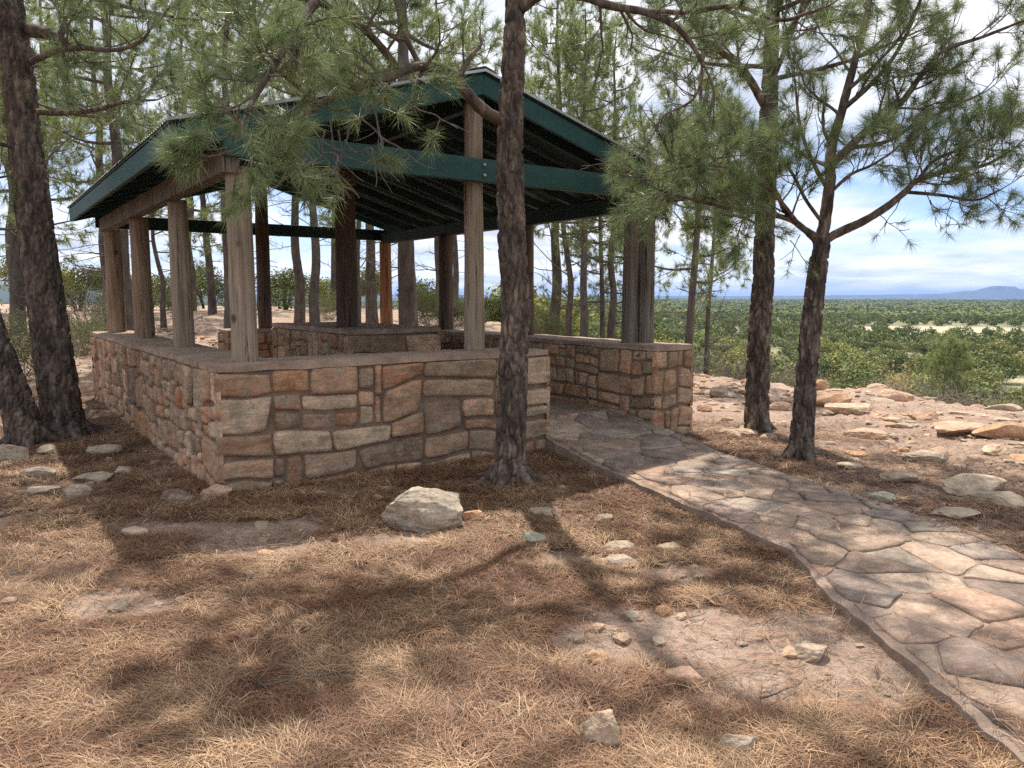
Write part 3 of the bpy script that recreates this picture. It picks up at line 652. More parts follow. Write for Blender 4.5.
RK = [  # px, py(base), width px, height px, colour, label, flat
 (425, 533, 86, 38, (.38, .345, .30), 'large pale boulder in front of the shelter wall, biggest loose rock', False),
 (471, 524, 24, 11, ORG, 'small brown stone tucked beside the large pale boulder', False),
 (606, 750, 42, 34, TAN, 'angular pale stone alone on the needles at the bottom edge', False),
 (533, 547, 26, 11, GRN, 'small greenish grey stone right of the large boulder', False),
 (543, 516, 26, 6, GREY, 'flat pale stone between the trunk and the greenish stone', True),
 (620, 552, 36, 9, GREY, 'upper grey slab of the pair sunk beside the path', False),
 (624, 568, 34, 11, GREY, 'lower grey slab of the pair sunk beside the path', True),
 (605, 524, 22, 7, TAN, 'small tan stone in the sunny patch by the path', False),
 (672, 553, 30, 8, TAN, 'low tan stone between the grey slabs and the path edge', True),
 (688, 683, 40, 11, PINK, 'pink flat stone at the edge of the bare soil patch', False),
 (815, 664, 36, 13, GREY, 'rounded grey stone among needles near the path kink', False),
 (745, 757, 44, 18, GREY, 'dark grey stone half buried at the bottom edge below the path', False),
 (597, 661, 22, 8, ORG, 'small orange stone left of the bare soil patch', False),
 (133, 537, 30, 8, (.5, .42, .34), 'lone pale stone on a bare patch left of the shelter corner', True),
 (88, 483, 40, 10, GREY, 'pale grey stone on top of the stones below the left trunks', True),
 (73, 498, 26, 10, GREY, 'small rounded stone at the front of the left stones', False),
 (32, 480, 34, 13, GREY, 'dark slab lying left of the grey stones by the trunks', True),
 (45, 456, 22, 9, GREY, 'small stone touching the left leaning trunk base', False),
 (100, 455, 30, 10, GREY, 'pale stone right of the thick left trunk base', True),
 (8, 462, 32, 18, GREY, 'upright grey slab at the left picture edge', False),
 (40, 497, 30, 9, GREY, 'low grey stone buried in needles below the left trunks', True),
 (121, 475, 22, 8, GREY, 'small stone between the trunk stones and the left wall', False),
 (170, 505, 34, 12, (.16, .12, .10), 'dark broken stone near the foot of the left wall', False),
 (212, 500, 32, 12, PINK, 'pinkish stone leaning against the shelter corner', False),
 (5, 610, 18, 8, PINK, 'pink stone at the left picture edge in the needles', False),
 (885, 501, 32, 8, GRN, 'grey green flat stone beside the right path edge', False),
 (962, 520, 46, 10, GREY, 'pale flat slab near the right picture edge by the path', True),
 (985, 494, 66, 16, GREY, 'long dark slab with a pale face at the right picture edge', False),
 (905, 482, 36, 10, GREY, 'grey slab left of the long dark slab', True),
 (935, 462, 44, 9, GREY, 'low grey ledge stone behind the long dark slab', False),
 (853, 470, 26, 7, GREY, 'small flat stone right of the forked pine', True),
 (838, 405, 36, 12, ORG, 'rusty orange rock on the rim behind the forked pine', False),
 (822, 392, 16, 9, ORG, 'small rust red rock touching the forked pine', False),
 (900, 402, 34, 13, PINK, 'pink boulder on the rim below the orange shrub', False),
 (720, 398, 24, 10, GREY, 'grey rock on the rim left of the straight pine', False),
 (735, 440, 16, 7, TAN, 'small tan rock at the left foot of the straight pine', False),
 (706, 412, 16, 6, PINK, 'small pink rock between the shelter end and the straight pine', False),
 (870, 436, 40, 8, PINK, 'flat pink ledge slab in the sunlit rocky ground', False),
 (965, 436, 58, 10, PINK, 'long pink sandstone ledge along the rim', True),
 (1012, 442, 50, 14, ORG, 'orange sandstone ledge at the right picture edge', False),
 (855, 418, 50, 10, TAN, 'tan ledge slab behind the forked pine', True),
 (780, 412, 26, 8, PINK, 'pink slab between the two right pines', False),
]
ROCKXY = []
for k, (x, y, w, h, c, lb, fl_) in enumerate(RK):
    X, Y = gp(x, y); sc = Y/F*1.02; W_, H_ = w*sc, h*sc
    dp = W_*(.75 if not fl_ else .7); H_ = max(H_, .05) if not fl_ else max(.05, min(H_, .16))
    ROCKXY.append((X, Y+dp*.4, W_*.5))
    rock((X, Y+dp*.4), (W_*1.12, dp, H_*1.5), c, lb, 100+k, random.uniform(-.3, .3), big=w > 38, flat=fl_, sink=.24, cut=(.68, .93) if k == 0 else (.55, .85))
# small stones scattered: nothing tells them apart
sr = random.Random(3); cnt = 0
protos = [rock((0, 0), (.12, .09, .05 if k % 3 else .035), c, None, 300+k, cat=None, flat=k % 3 == 0) for k, c in enumerate((TAN, PINK, GREY, ORG, PINK, TAN))]
PM = [o.data for o in protos]
for o in protos: bpy.data.objects.remove(o)
def small_rock(x, y, s, lb, grp, k):
    o = bpy.data.objects.new('rock', PM[k % 6]); COL.objects.link(o); o.location = (x, y, ground_z(x, y)); o.scale = (s, s*sr.uniform(.7, 1.3), s*sr.uniform(.5, 1)); o.rotation_euler = (0, 0, sr.uniform(0, 6.3))
    tag(o, lb, 'rock', grp)
while cnt < 130:
    x = sr.uniform(2.4, 8); y = sr.uniform(5.5, 16)
    if edge_dist(np.array([x]), np.array([y]))[0] > .5 or (x < 3.3 and y < 6.5) or (x < 2.3+.0 and y < 12): continue
    u = (x, y)-O2; a_, b_ = u@dF, u@dL
    if a_ < WF+.2 and b_ > -.3: continue
    if a_ < WF and b_ > -4 and x < 2.6: continue
    small_rock(x, y, sr.choice((.8, 1.1, 1.6, 2.3, 3.6)), 'loose stone scattered on the sunlit rocky ground right of the shelter', 'loose stones on the rocky rim', cnt); cnt += 1
for _ in range(95):
    x = sr.uniform(-13, 1); y = sr.uniform(8.5, 22); u = (x, y)-O2; a_, b_ = u@dF, u@dL
    if a_ > -.8 and -.4 < a_ < WF+.4 and b_ < WL+.4: continue
    if x > -6.3 and y < 10: continue
    small_rock(x, y, sr.choice((.8, 1, 1.5, 2.5, 3.2)), 'loose stone on the open ground behind the shelter', 'loose stones behind the shelter', _)
for _ in range(34):
    x = sr.uniform(-3.5, 1.5); y = sr.uniform(2.3, 5.6)
    small_rock(x, y, sr.choice((.2, .3, .45)), 'pebble lying among the fallen pine needles', 'pebbles in the needles', _)

# gravel: small broken stone nobody could count
def gravel(n, seed):
    rg = np.random.default_rng(seed); V0, T0_ = ico(1); tmp = []
    for k in range(8):
        v = V0*(1+.5*(rg.random((len(V0), 1))-.5)); v = v*np.array([1, .75, .42]); tmp.append(v)
    x = rg.uniform(-13, 9, n); y = rg.uniform(2.2, 22, n)
    litt = litter_amount(x, y); u = np.stack([x, y], -1)-O2; a_, b_ = u@dF, u@dL
    keep = (edge_dist(x, y) < 1.2) & (rg.random(n) < np.where(litt > .5, .06, 1)) & ~((a_ > -.05) & (a_ < WF+.05) & (b_ > -.3) & (b_ < WL+.05)) & (rg.random(n) < .25+1.2*fbm(np.stack([x, y, 0*x], -1)*.9, 3, 77)-.25)
    l_ = np.interp(-y, -Lp[:, 1], Lp[:, 0]); r_ = np.interp(-y, -Rp[:, 1], Rp[:, 0]); keep &= ~((x > l_-.03) & (x < r_+.03) & (y < 8.7))
    x, y = x[keep], y[keep]; z = terrain(x, y); n = len(x); s = .011+.045*rg.random(n)**3; s = s*(1+.04*y); mb = MB(); a = rg.uniform(0, 6.3, n); pal = np.array([(.42, .33, .26), (.48, .36, .28), (.36, .32, .28), (.44, .28, .19), (.54, .47, .39)])
    for k in range(8):
        q = np.arange(n) % 8 == k; m_ = q.sum(); v = tmp[k][None]*s[q][:, None, None]; c, sn = np.cos(a[q])[:, None], np.sin(a[q])[:, None]
        V = np.stack([v[..., 0]*c-v[..., 1]*sn+x[q][:, None], v[..., 0]*sn+v[..., 1]*c+y[q][:, None], v[..., 2]+z[q][:, None]+s[q][:, None]*.15], -1)
        C = np.repeat(pal[rg.integers(0, 5, m_)]*rg.uniform(.7, 1.15, (m_, 1)), len(V0), axis=0)
        mb.add(V.reshape(-1, 3), (T0_[None]+np.arange(m_)[:, None, None]*len(V0)).reshape(-1, 3), None, C)
    o = mb.build('gravel', MAT['rock'], smooth=False); tag(o, 'broken reddish gravel strewn over the bare ground', None, None, 'stuff')
gravel(16000, 4)

# ------------------------------------------------------------------ fallen needles
def needle_litter(n, ymin, ymax, length, width, seed):
    rg = np.random.default_rng(seed); y = ymin*(ymax/ymin)**rg.random(n); x = (rg.random(n)*1.5-.75)*y
    keep = rg.random(n) < litter_amount(x, y)**1.3+.02
    u = np.stack([x, y], -1)-O2; a_, b_ = u@dF, u@dL
    keep &= ~((a_ > -.02) & (a_ < WF+.1) & (b_ > -.02)) & ~((b_ > -.26) & (a_ > RW) & (a_ < WF))
    l_ = np.interp(-y, -Lp[:, 1], Lp[:, 0]); r_ = np.interp(-y, -Rp[:, 1], Rp[:, 0])
    keep &= ~((x > l_+.0) & (x < r_-.0) & (y < 8.6)) | (rg.random(n) < .012+.16*np.exp(-np.minimum(np.abs(x-l_), np.abs(x-r_))/.07))
    for (rx_, ry_, rw_) in ROCKXY:
        if 1.5 < ry_ < 12: keep &= np.hypot(x-rx_, (y-ry_)*1.1) > rw_*(.8+.25*rg.random(n))
    onp = ((x > l_) & (x < r_) & (y < 8.6))[keep]
    x, y = x[keep], y[keep]; n = len(x); p = np.stack([x, y, 0*x], -1)
    fl = 2*math.pi*fbm(p*1.1, 2, 60)*1.4+rg.normal(size=n)*1.25; z = terrain(x, y)+np.where(onp, .094, .0)
    cl = fbm(p*5., 3, 61); bri = np.clip(cl*2.6-1.0+rg.normal(size=n)*.26, 0, 1)
    mb = MB()
    for k in range(3):
        a = fl+(k-1)*rg.uniform(.05, .3, n); L = length*rg.uniform(.6, 1.15, n); w = width*rg.uniform(.7, 1.2, n)
        d = np.stack([np.cos(a), np.sin(a)], -1); a2 = a+rg.normal(size=n)*.12; d2 = np.stack([np.cos(a2), np.sin(a2)], -1)
        z0 = z+rg.uniform(0, .012, n)+.018*cl; z1 = z0+rg.uniform(-.004, .026, n); z2 = z0+rg.uniform(-.008, .034, n)
        p0 = np.stack([x, y], -1); p1 = p0+d*(L/2)[:, None]; p2_ = p1+d2*(L/2)[:, None]; s1 = np.stack([-d[:, 1], d[:, 0]], -1)*(w/2)[:, None]
        V = np.stack([np.c_[p0-s1, z0], np.c_[p0+s1, z0], np.c_[p1+s1, z1], np.c_[p1-s1, z1], np.c_[p2_, z2]], 1).reshape(-1, 3)
        b = np.arange(n)[:, None]*5
        C = np.repeat(np.stack([bri, rg.random(n), 0*x], -1), 5, axis=0)
        mb.add(V, b+np.array([[3, 2, 4]]), b+np.array([[0, 1, 2, 3]]), C)
    return mb
mb = needle_litter(84000, 1.8, 5.2, .165, .0023, 1); o = mb.build('needle_litter', MAT['litter'], smooth=False); tag(o, 'brown fallen pine needles covering the foreground', None, None, 'stuff')
mb = needle_litter(80000, 4.6, 12.5, .17, .0036, 2); o = mb.build('needle_litter', MAT['litter'], smooth=False); tag(o, 'fallen pine needles around the shelter and trunks', None, None, 'stuff')

# ------------------------------------------------------------------ trees
def tuft_templates(K, L, wid, nv=6, seed=0, spread=(12, 80)):
    rg = np.random.default_rng(seed); out_ = []
    for _ in range(nv):
        th = np.radians(rg.uniform(spread[0], spread[1], K)); ph = rg.uniform(0, 2*math.pi, K); d = np.stack([np.sin(th)*np.cos(ph), np.sin(th)*np.sin(ph), np.cos(th)], -1)
        b = np.stack([0*ph, 0*ph, rg.uniform(-.5, .1, K)*L], -1)+d*.004; l = L*rg.uniform(.7, 1.1, K)[:, None]
        sd = np.cross(d, rg.normal(size=(K, 3))); sd /= np.linalg.norm(sd, axis=1)[:, None]; sd *= wid/2
        out_.append(np.stack([b-sd, b+sd, b+d*l], 1).reshape(-1, 3))
    return np.array(out_)
def add_tufts(mb, pos, dr, sc, tmpl, seed=0, m=0):
    rg = np.random.default_rng(seed); pos = np.asarray(pos); dr = np.asarray(dr, float); n = len(pos)
    if n == 0: return
    dr = dr/(np.linalg.norm(dr, axis=1)[:, None]+1e-9); rv = rg.normal(size=(n, 3)); X = np.cross(dr, rv); X /= np.linalg.norm(X, axis=1)[:, None]+1e-9; Y = np.cross(dr, X)
    Fm = np.stack([X, Y, dr], 1); t = tmpl[rg.integers(0, len(tmpl), n)]*np.asarray(sc)[:, None, None]
    V = np.einsum('nkc,ncd->nkd', t, Fm)+pos[:, None]; V[..., 2] -= .12*np.linalg.norm(V[..., :2]-pos[:, None, :2], axis=-1)
    K3 = t.shape[1]; C = np.zeros((n, K3, 3)); C[..., 0] = np.clip(rg.normal(.5, .28, n), 0, 1)[:, None]; C[..., 1] = np.repeat(rg.random((n, K3//3)), 3, axis=1)
    mb.add(V.reshape(-1, 3), np.arange(n*K3).reshape(-1, 3), None, C.reshape(-1, 3), m)
class Tree:
    def __init__(s, seed): s.rs = np.random.default_rng(seed); s.w = MB(); s.tw = MB(); s.tp = []; s.td = []; s.ts = []; s.seed = seed
    def rv(s, k=1.): return s.rs.normal(size=3)*k
    def twig(s, p, d, L, r, tufts=3, sc=1., bare=False):
        n = 5; P = [np.array(p)]; d = d/np.linalg.norm(d)
        for _ in range(n-1): d = d+s.rv(.16)+np.array([0, 0, .05]); d /= np.linalg.norm(d); P.append(P[-1]+d*L/(n-1))
        P = np.array(P); tube(s.tw, P, [r, r*.6], 4, cap=False, m=1)
        if bare: return P
        for k in range(tufts):
            t = 1-k*.28; q = P[0]+(P[-1]-P[0])*t if t < .99 else P[-1]
            i_ = min(n-1, int(round(t*(n-1)))); s.tp.append(P[i_]); s.td.append(d if k == 0 else d+s.rv(.5)); s.ts.append(sc*s.rs.uniform(.75, 1.15))
        return P
    def bough(s, p, d, L, r, ntw=8, tl=.3, sc=1., droop=0., bare=0., tufts=3, t0=.25):
        """secondary branch with twigs"""
        ntw = max(2, int(round(ntw*.62))); tufts = min(tufts, 2)
        n = 8; P = [np.array(p)]; d = d/np.linalg.norm(d)
        for _ in range(n-1): d = d+s.rv(.13)+np.array([0, 0, .06-droop]); d /= np.linalg.norm(d); P.append(P[-1]+d*L/(n-1))
        P = np.array(P); tube(s.tw, P, [r, r*.45], 5, cap=False, m=1)
        for k in range(ntw):
            t = t0+(1-t0)*(k+s.rs.random())/ntw; i_ = min(n-1, t*(n-1)); a_ = int(i_); q = P[a_]*(1-(i_-a_))+P[min(a_+1, n-1)]*(i_-a_)
            dd = (P[min(a_+1, n-1)]-P[max(a_-1, 0)]); dd = dd/np.linalg.norm(dd)+s.rv(.55)+np.array([0, 0, .12])
            s.twig(q, dd, tl*s.rs.uniform(.6, 1.3), max(.0035, r*.35), tufts, sc, s.rs.random() < bare)
        if bare < .9: s.twig(P[-1], d, tl*.6, r*.4, tufts, sc)
        return P
    def limb(s, P, r0, r1, nb=8, bl=.9, t0=.3, sc=1., ntw=7, tl=.3, k=12, droop=0., bare=0., disp=True, spread=.9, tufts=3, wood=None, up=.1, fine=14):
        P = resample(P, fine*len(P)); tube(wood or s.w, P, [r0, (r0+r1)*.55, r1], k, c=(.6, .1, 0), disp=(lambda V, rr: .16*rr*(fbm(V*14, 3, 2)-.5)*2) if disp else None)
        n = len(P); base_r = lambda t: r0+(r1-r0)*t
        for j_ in range(nb):
            t = t0+(1-t0)*(j_+s.rs.random()*.9)/nb; i_ = min(n-2, int(t*(n-1))); dd = P[i_+1]-P[i_]; dd /= np.linalg.norm(dd)
            sd = np.cross(dd, s.rv()); sd /= np.linalg.norm(sd); dr = dd*s.rs.uniform(.3, .8)+sd*spread+np.array([0, 0, up])
            s.bough(P[i_], dr, bl*s.rs.uniform(.55, 1.2)*(1-.35*t), max(.006, base_r(t)*.45), ntw, tl, sc, droop, bare, tufts)
        if bare < .9: s.bough(P[-1], P[-1]-P[-3], bl*.6, r1*.8, ntw, tl, sc, droop, bare, tufts)
        return P
    def crown(s, tmpl, parent, mats, loc=None, bare_only=False, name='crown'):
        if s.tp: add_tufts(s.tw, s.tp, s.td, s.ts, tmpl, s.seed)
        o = s.tw.build(name, mats, smooth=False, loc=loc); o.parent = parent; o.location = (0, 0, 0); return o
NEAR_T = tuft_templates(50, .16, .0036, 6, 1, (10, 82)); MID_T = tuft_templates(38, .165, .0060, 6, 2, (10, 85)); FAR_T = tuft_templates(22, .20, .011, 6, 3, (5, 90))
CM = [MAT['needles'], MAT['limb']]
def bark_disp(V, rr):
    q = V*np.array([20, 20, 6]); q = q+.7*np.stack([fbm(V*9, 2, 1), fbm(V*9, 2, 2), fbm(V*9, 2, 3)], -1)*1.2
    d1, d2 = worley(q, 3); e = sstep(d2-d1, .0, .32); return -.026*(1-e)*np.minimum(1, rr/.1)+.014*(fbm(V*6, 3, 4)-.5)+.006*(fbm(V*45, 2, 6)-.5)
def near_trunk(tr, P, rad, kk=84, rows=420, red=0.):
    P = resample(P, rows); tube(tr.w, P, rad, kk, c=(.5, red, 0), disp=bark_disp)
    return P
def flare(base, r, up=.35):
    """extra points are given by the radius list only"""
    return [r*1.75, r*1.35, r*1.12, r]
def radii(r_base, r_top, n=24, fl_=1.45):
    t = np.linspace(0, 1, n); return (r_base+(r_top-r_base)*t)*(1+(fl_-1)*np.exp(-t*n*.75))
def roots(tr, c, r, n=5, seed=0, L=.4):
    rs2 = np.random.default_rng(seed)
    for k in range(n):
        a = 2*math.pi*(k+rs2.random()*.6)/n; d = np.array([math.cos(a), math.sin(a), 0]); l = L*rs2.uniform(.6, 1.2)
        P = resample([c+d*r*.5+np.array([0, 0, .16]), c+d*r*1.25+np.array([0, 0, .055]), c+d*(r+l*.5)+np.array([0, 0, .01]), c+d*(r+l)+np.array([0, 0, -.05])], 26)
        tube(tr.w, P, [r*.42, r*.34, r*.2, .01], 16, c=(.5, 0, 0), disp=lambda V, rr: .35*rr*(fbm(V*16, 3, 5)-.5))
def finish(tr, name, base, label, tmpl, mats, bark='bark', group=None, cat='pine tree'):
    e = empty(name, tuple(base), label, cat, group)
    o = tr.w.build('trunk', MAT[bark], loc=base); o.parent = e; o.location = (0, 0, 0)
    tr.crown(tmpl, e, mats, loc=base); return e

# --- tree 3: trunk in front of the shelter
X, Y = gp(510, 483); b3 = np.array([X, Y, 0.])
t = Tree(33); P = [b3+np.array([0, 0, -.1]), pt(511, 440, Y), pt(513, 370, Y), pt(516, 310, Y), pt(512, 240, Y-.02), pt(510, 170, Y-.03), pt(511, 110, Y), pt(514, 50, Y), pt(515, 0, Y+.05), pt(512, -120, Y+.15), pt(518, -300, Y+.2), pt(505, -600, Y+.1)]
near_trunk(t, P, np.interp(np.linspace(0, 1, 60), [0, .03, .08, .3, .42, .6, .8, 1], [.215, .155, .132, .126, .118, .10, .07, .02]), rows=560); roots(t, b3, .14, 6, 2)
T3 = Y
t.limb([pt(505, 122, Y), pt(486, 112, Y-.1), pt(468, 95, Y-.2), pt(456, 78, Y-.3), pt(440, 68, Y-.4), pt(415, 67, Y-.55), pt(385, 78, Y-.75), pt(352, 90, Y-.95), pt(318, 105, Y-1.2), pt(285, 130, Y-1.5)], .052, .018, nb=13, bl=.55, t0=.5, ntw=7, tl=.24, sc=1., droop=.03, bare=.3)
t.limb([pt(459, 76, Y-.3), pt(468, 60, Y-.25), pt(480, 46, Y-.2)], .028, .014, nb=2, bl=.25, ntw=2, tl=.2, bare=.6)
t.limb([pt(400, 72, Y-.65), pt(375, 40, Y-.9), pt(345, 15, Y-1.2), pt(310, 0, Y-1.5), pt(270, -5, Y-1.7)], .028, .012, nb=10, bl=.62, t0=.15, ntw=7, tl=.24, bare=.15)
t.limb([pt(420, 66, Y-.5), pt(405, 35, Y-.5), pt(395, 0, Y-.6), pt(380, -40, Y-.7)], .022, .010, nb=9, bl=.6, t0=.2, ntw=8, tl=.24, bare=.08)
t.limb([pt(318, 105, Y-1.2), pt(290, 80, Y-1.4), pt(265, 60, Y-1.7), pt(255, 40, Y-1.9)], .018, .008, nb=7, bl=.45, t0=.1, ntw=7, tl=.22, bare=.1)
t.limb([pt(512, -120, Y+.15), pt(450, -100, Y-.3), pt(380, -60, Y-.8), pt(330, -20, Y-1.3), pt(290, 40, Y-1.8), pt(262, 85, Y-2.1), pt(245, 115, Y-2.25)], .05, .010, nb=12, bl=.42, t0=.45, ntw=7, tl=.2, droop=.03, bare=.1)
# the near brush of needles over the corner post
for (x, y, dx_, dz_) in [(243, 135, -1, -.4), (236, 145, -1, -.6), (248, 150, .2, -.7), (232, 150, -.9, -.8), (240, 152, -.5, -1), (232, 140, -1, -.3), (262, 140, .7, -.4), (248, 125, -.4, .3), (262, 125, .5, .4), (265, 150, .5, -.8)]:
    t.bough(pt(x, y, Y-2.1)+t.rv(.03), np.array([dx_, -.1, dz_])+t.rv(.25), .24, .007, 3, .13, 1.0, .0, .0, 2)
# hanging bare twigs in front of the gable
for (x, y) in [(300, 125), (312, 128), (325, 130), (338, 130), (350, 125), (330, 120), (318, 140), (345, 140), (400, 95), (372, 105), (295, 140), (360, 118)]:
    p = pt(x, y, Y-1.2); d = np.array([t.rs.uniform(-.5, .8), -.2, -1.]); q = [p]
    for _ in range(7): d = d+t.rv(.28)+np.array([.08, 0, .05]); d /= np.linalg.norm(d); q.append(q[-1]+d*t.rs.uniform(.05, .11))
    Pp = resample(q, 24); tube(t.tw, Pp, [.0065, .0035], 5, cap=False, m=1)
    for _ in range(3):
        i_ = t.rs.integers(6, 20); t.twig(Pp[i_], np.array([t.rs.uniform(-1, 1), -.2, -.6]), .22, .0035, bare=t.rs.random() < .7)
# right limbs, sweeping over the picture
t.limb([pt(522, 8, Y), pt(545, -6, Y-.1), pt(580, -4, Y-.2), pt(612, 6, Y-.3), pt(645, 12, Y-.4), pt(672, 24, Y-.5), pt(690, 42, Y-.55), pt(702, 62, Y-.6)], .04, .014, nb=12, bl=.6, t0=.3, ntw=8, tl=.22, bare=.3)
t.limb([pt(645, 12, Y-.4), pt(690, 12, Y-.6), pt(735, 6, Y-.8), pt(780, 20, Y-1), pt(810, 12, Y-1.2)], .022, .010, nb=10, bl=.5, t0=.2, ntw=7, tl=.22, bare=.2)
hang = t.limb([pt(702, 60, Y-.6), pt(701, 80, Y-.6), pt(694, 98, Y-.6), pt(680, 108, Y-.62), pt(664, 116, Y-.65), pt(650, 140, Y-.7), pt(636, 160, Y-.7)], .011, .004, nb=0, bare=1.)
for k in range(16):
    i_ = t.rs.integers(8, len(hang)-2); t.bough(hang[i_], np.array([t.rs.uniform(-1, .5), t.rs.uniform(-.5, .5), t.rs.uniform(-1., .5)]), t.rs.uniform(.2, .42), .005, 3, .16, bare=1.)
# crown above the frame, gives the dappled shade
for k in range(10):
    h = 5.0+k*.42; a = k*2.4+.5; L = 2.5-.12*k; c0 = np.array([b3[0]+.02, b3[1]+.15, h]); d = np.array([math.cos(a), math.sin(a), 0])
    t.limb([c0, c0+d*L*.4+np.array([0, 0, .15]), c0+d*L*.75+np.array([0, 0, .2]), c0+d*L+np.array([0, 0, .35])], .045-.002*k, .012, nb=6, bl=.7, t0=.35, ntw=5, tl=.28, sc=1.1, k=8, tufts=2)
finish(t, 'pine_tree', b3, 'scaly dark pine trunk standing directly in front of the shelter, branching over its roof', NEAR_T, CM)

# --- tree 1 and its leaning twin at the left edge
X, Y = gp(65, 436); b1_ = np.array([X, Y, 0.]); t = Tree(11)
P = [b1_+np.array([0, 0, -.1]), pt(60, 400, Y), pt(50, 330, Y), pt(40, 260, Y), pt(30, 180, Y), pt(22, 110, Y), pt(16, 50, Y), pt(10, 0, Y), pt(-8, -120, Y), pt(-20, -300, Y), pt(-30, -480, Y)]
near_trunk(t, P, np.interp(np.linspace(0, 1, 60), [0, .04, .12, .35, .6, .8, 1], [.30, .245, .215, .185, .16, .10, .03]), rows=520); roots(t, b1_, .22, 6, 5)
t.limb([pt(30, 30, Y), pt(45, 33, Y-.1), pt(60, 38, Y-.2), pt(68, 45, Y-.2)], .075, .03, nb=4, bl=.5, t0=.6, ntw=6)
t.limb([pt(30, 62, Y), pt(55, 52, Y-.2), pt(80, 48, Y-.4), pt(115, 50, Y-.6), pt(140, 42, Y-.7), pt(150, 30, Y-.7)], .035, .012, nb=9, bl=.7, t0=.3, ntw=7, bare=.15)
t.limb([pt(38, 112, Y), pt(65, 113, Y-.2), pt(95, 110, Y-.5), pt(125, 102, Y-.8), pt(155, 100, Y-1)], .035, .010, nb=9, bl=.6, t0=.3, ntw=6, bare=.35)
t.limb([pt(30, 150, Y), pt(5, 145, Y-.2), pt(-30, 140, Y-.4)], .03, .012, nb=5, bl=.5, ntw=6)
for k in range(12):
    h = 4.3+k*.3; a = (k*1.1) % 3.6-2.2; L = 3.4-.1*k; c0 = np.array([-5.9, Y, h]); d = np.array([math.cos(a), math.sin(a), 0])
    t.limb([c0, c0+d*L*.4+np.array([0, 0, .1]), c0+d*L*.75+np.array([0, 0, .2]), c0+d*L+np.array([0, 0, .35])], .05-.002*k, .012, nb=8, bl=.75, t0=.3, ntw=6, tl=.3, sc=1.1, k=8)
finish(t, 'pine_tree', b1_, 'thickest pine trunk, rough bark, rising at the left picture edge', MID_T, CM)
X, Y = gp(28, 444); b2_ = np.array([X, Y, 0.]); t = Tree(12)
P = [b2_+np.array([0, 0, -.1]), pt(22, 420, Y), pt(5, 370, Y), pt(-10, 325, Y), pt(-30, 260, Y), pt(-60, 150, Y), pt(-85, 20, Y), pt(-120, -150, Y), pt(-140, -350, Y)]
near_trunk(t, P, np.interp(np.linspace(0, 1, 50), [0, .05, .2, 1], [.25, .20, .165, .03]), rows=420); roots(t, b2_, .17, 4, 6)
for k in range(9):
    h = 4.2+k*.4; a = k*2.4+1; L = 2.3-.12*k; c0 = np.array([-6.9, Y, h]); d = np.array([math.cos(a), math.sin(a), 0])
    t.limb([c0, c0+d*L*.4+np.array([0, 0, .1]), c0+d*L*.75+np.array([0, 0, .2]), c0+d*L+np.array([0, 0, .35])], .04, .012, nb=7, bl=.7, t0=.3, ntw=6, tl=.3, sc=1.1, k=8)
finish(t, 'pine_tree', b2_, 'smaller pine leaning left out of the picture from beside the thickest trunk', MID_T, CM)

# --- tree 4: forked pine on the right
X, Y = gp(801, 460); b4 = np.array([X, Y, 0.]); t = Tree(44); Y4 = Y
P = [b4+np.array([0, 0, -.1]), pt(803, 420, Y), pt(808, 360, Y), pt(814, 300, Y), pt(819, 262, Y), pt(822, 238, Y)]
near_trunk(t, P, np.interp(np.linspace(0, 1, 50), [0, .06, .2, .6, 1], [.155, .125, .112, .096, .085]), rows=300, kk=72); roots(t, b4, .12, 4, 7, .2)
main = dict(ntw=8, tl=.25, sc=.95)
t.limb([pt(820, 245, Y), pt(826, 215, Y), pt(830, 180, Y), pt(831, 150, Y+.05), pt(842, 110, Y+.1), pt(855, 60, Y+.15), pt(868, 10, Y+.2), pt(875, -60, Y+.25), pt(880, -180, Y+.3)], .062, .014, nb=11, bl=.75, t0=.30, **main)
t.limb([pt(822, 242, Y), pt(840, 232, Y-.05), pt(862, 222, Y-.1), pt(885, 208, Y-.15), pt(905, 192, Y-.2), pt(918, 180, Y-.2), pt(945, 172, Y-.25), pt(985, 165, Y-.3), pt(1012, 150, Y-.3)], .046, .010, nb=16, bl=.52, t0=.50, bare=.08, **main)
t.limb([pt(918, 180, Y-.2), pt(935, 160, Y-.1), pt(965, 148, Y), pt(995, 138, Y+.1)], .018, .008, nb=8, bl=.45, t0=.2, **main)
t.limb([pt(830, 165, Y), pt(845, 152, Y), pt(865, 132, Y), pt(885, 118, Y-.05), pt(905, 98, Y-.1), pt(925, 70, Y-.15), pt(945, 50, Y-.2), pt(985, 36, Y-.25), pt(1030, 18, Y-.3)], .042, .010, nb=14, bl=.6, t0=.25, bare=.08, **main)
t.limb([pt(850, 148, Y), pt(885, 142, Y+.1), pt(915, 125, Y+.2), pt(950, 108, Y+.2), pt(985, 92, Y+.2)], .022, .008, nb=12, bl=.5, t0=.25, **main)
t.limb([pt(842, 110, Y+.1), pt(870, 85, Y+.1), pt(895, 55, Y+.1), pt(915, 15, Y+.1), pt(930, -30, Y+.1)], .026, .009, nb=10, bl=.6, t0=.25, **main)
t.limb([pt(818, 238, Y), pt(800, 226, Y-.1), pt(785, 210, Y-.15), pt(775, 190, Y-.2), pt(760, 170, Y-.3)], .034, .012, nb=9, bl=.5, t0=.3, **main)
t.limb([pt(815, 240, Y), pt(795, 222, Y-.1), pt(765, 213, Y-.25), pt(730, 208, Y-.5), pt(695, 200, Y-.8), pt(660, 190, Y-1.0)], .030, .010, nb=15, bl=.55, t0=.35, **main)
t.limb([pt(800, 226, Y-.1), pt(770, 190, Y-.4), pt(735, 170, Y-.7), pt(700, 165, Y-.9), pt(665, 172, Y-1.1)], .02, .008, nb=13, bl=.5, t0=.3, **main)
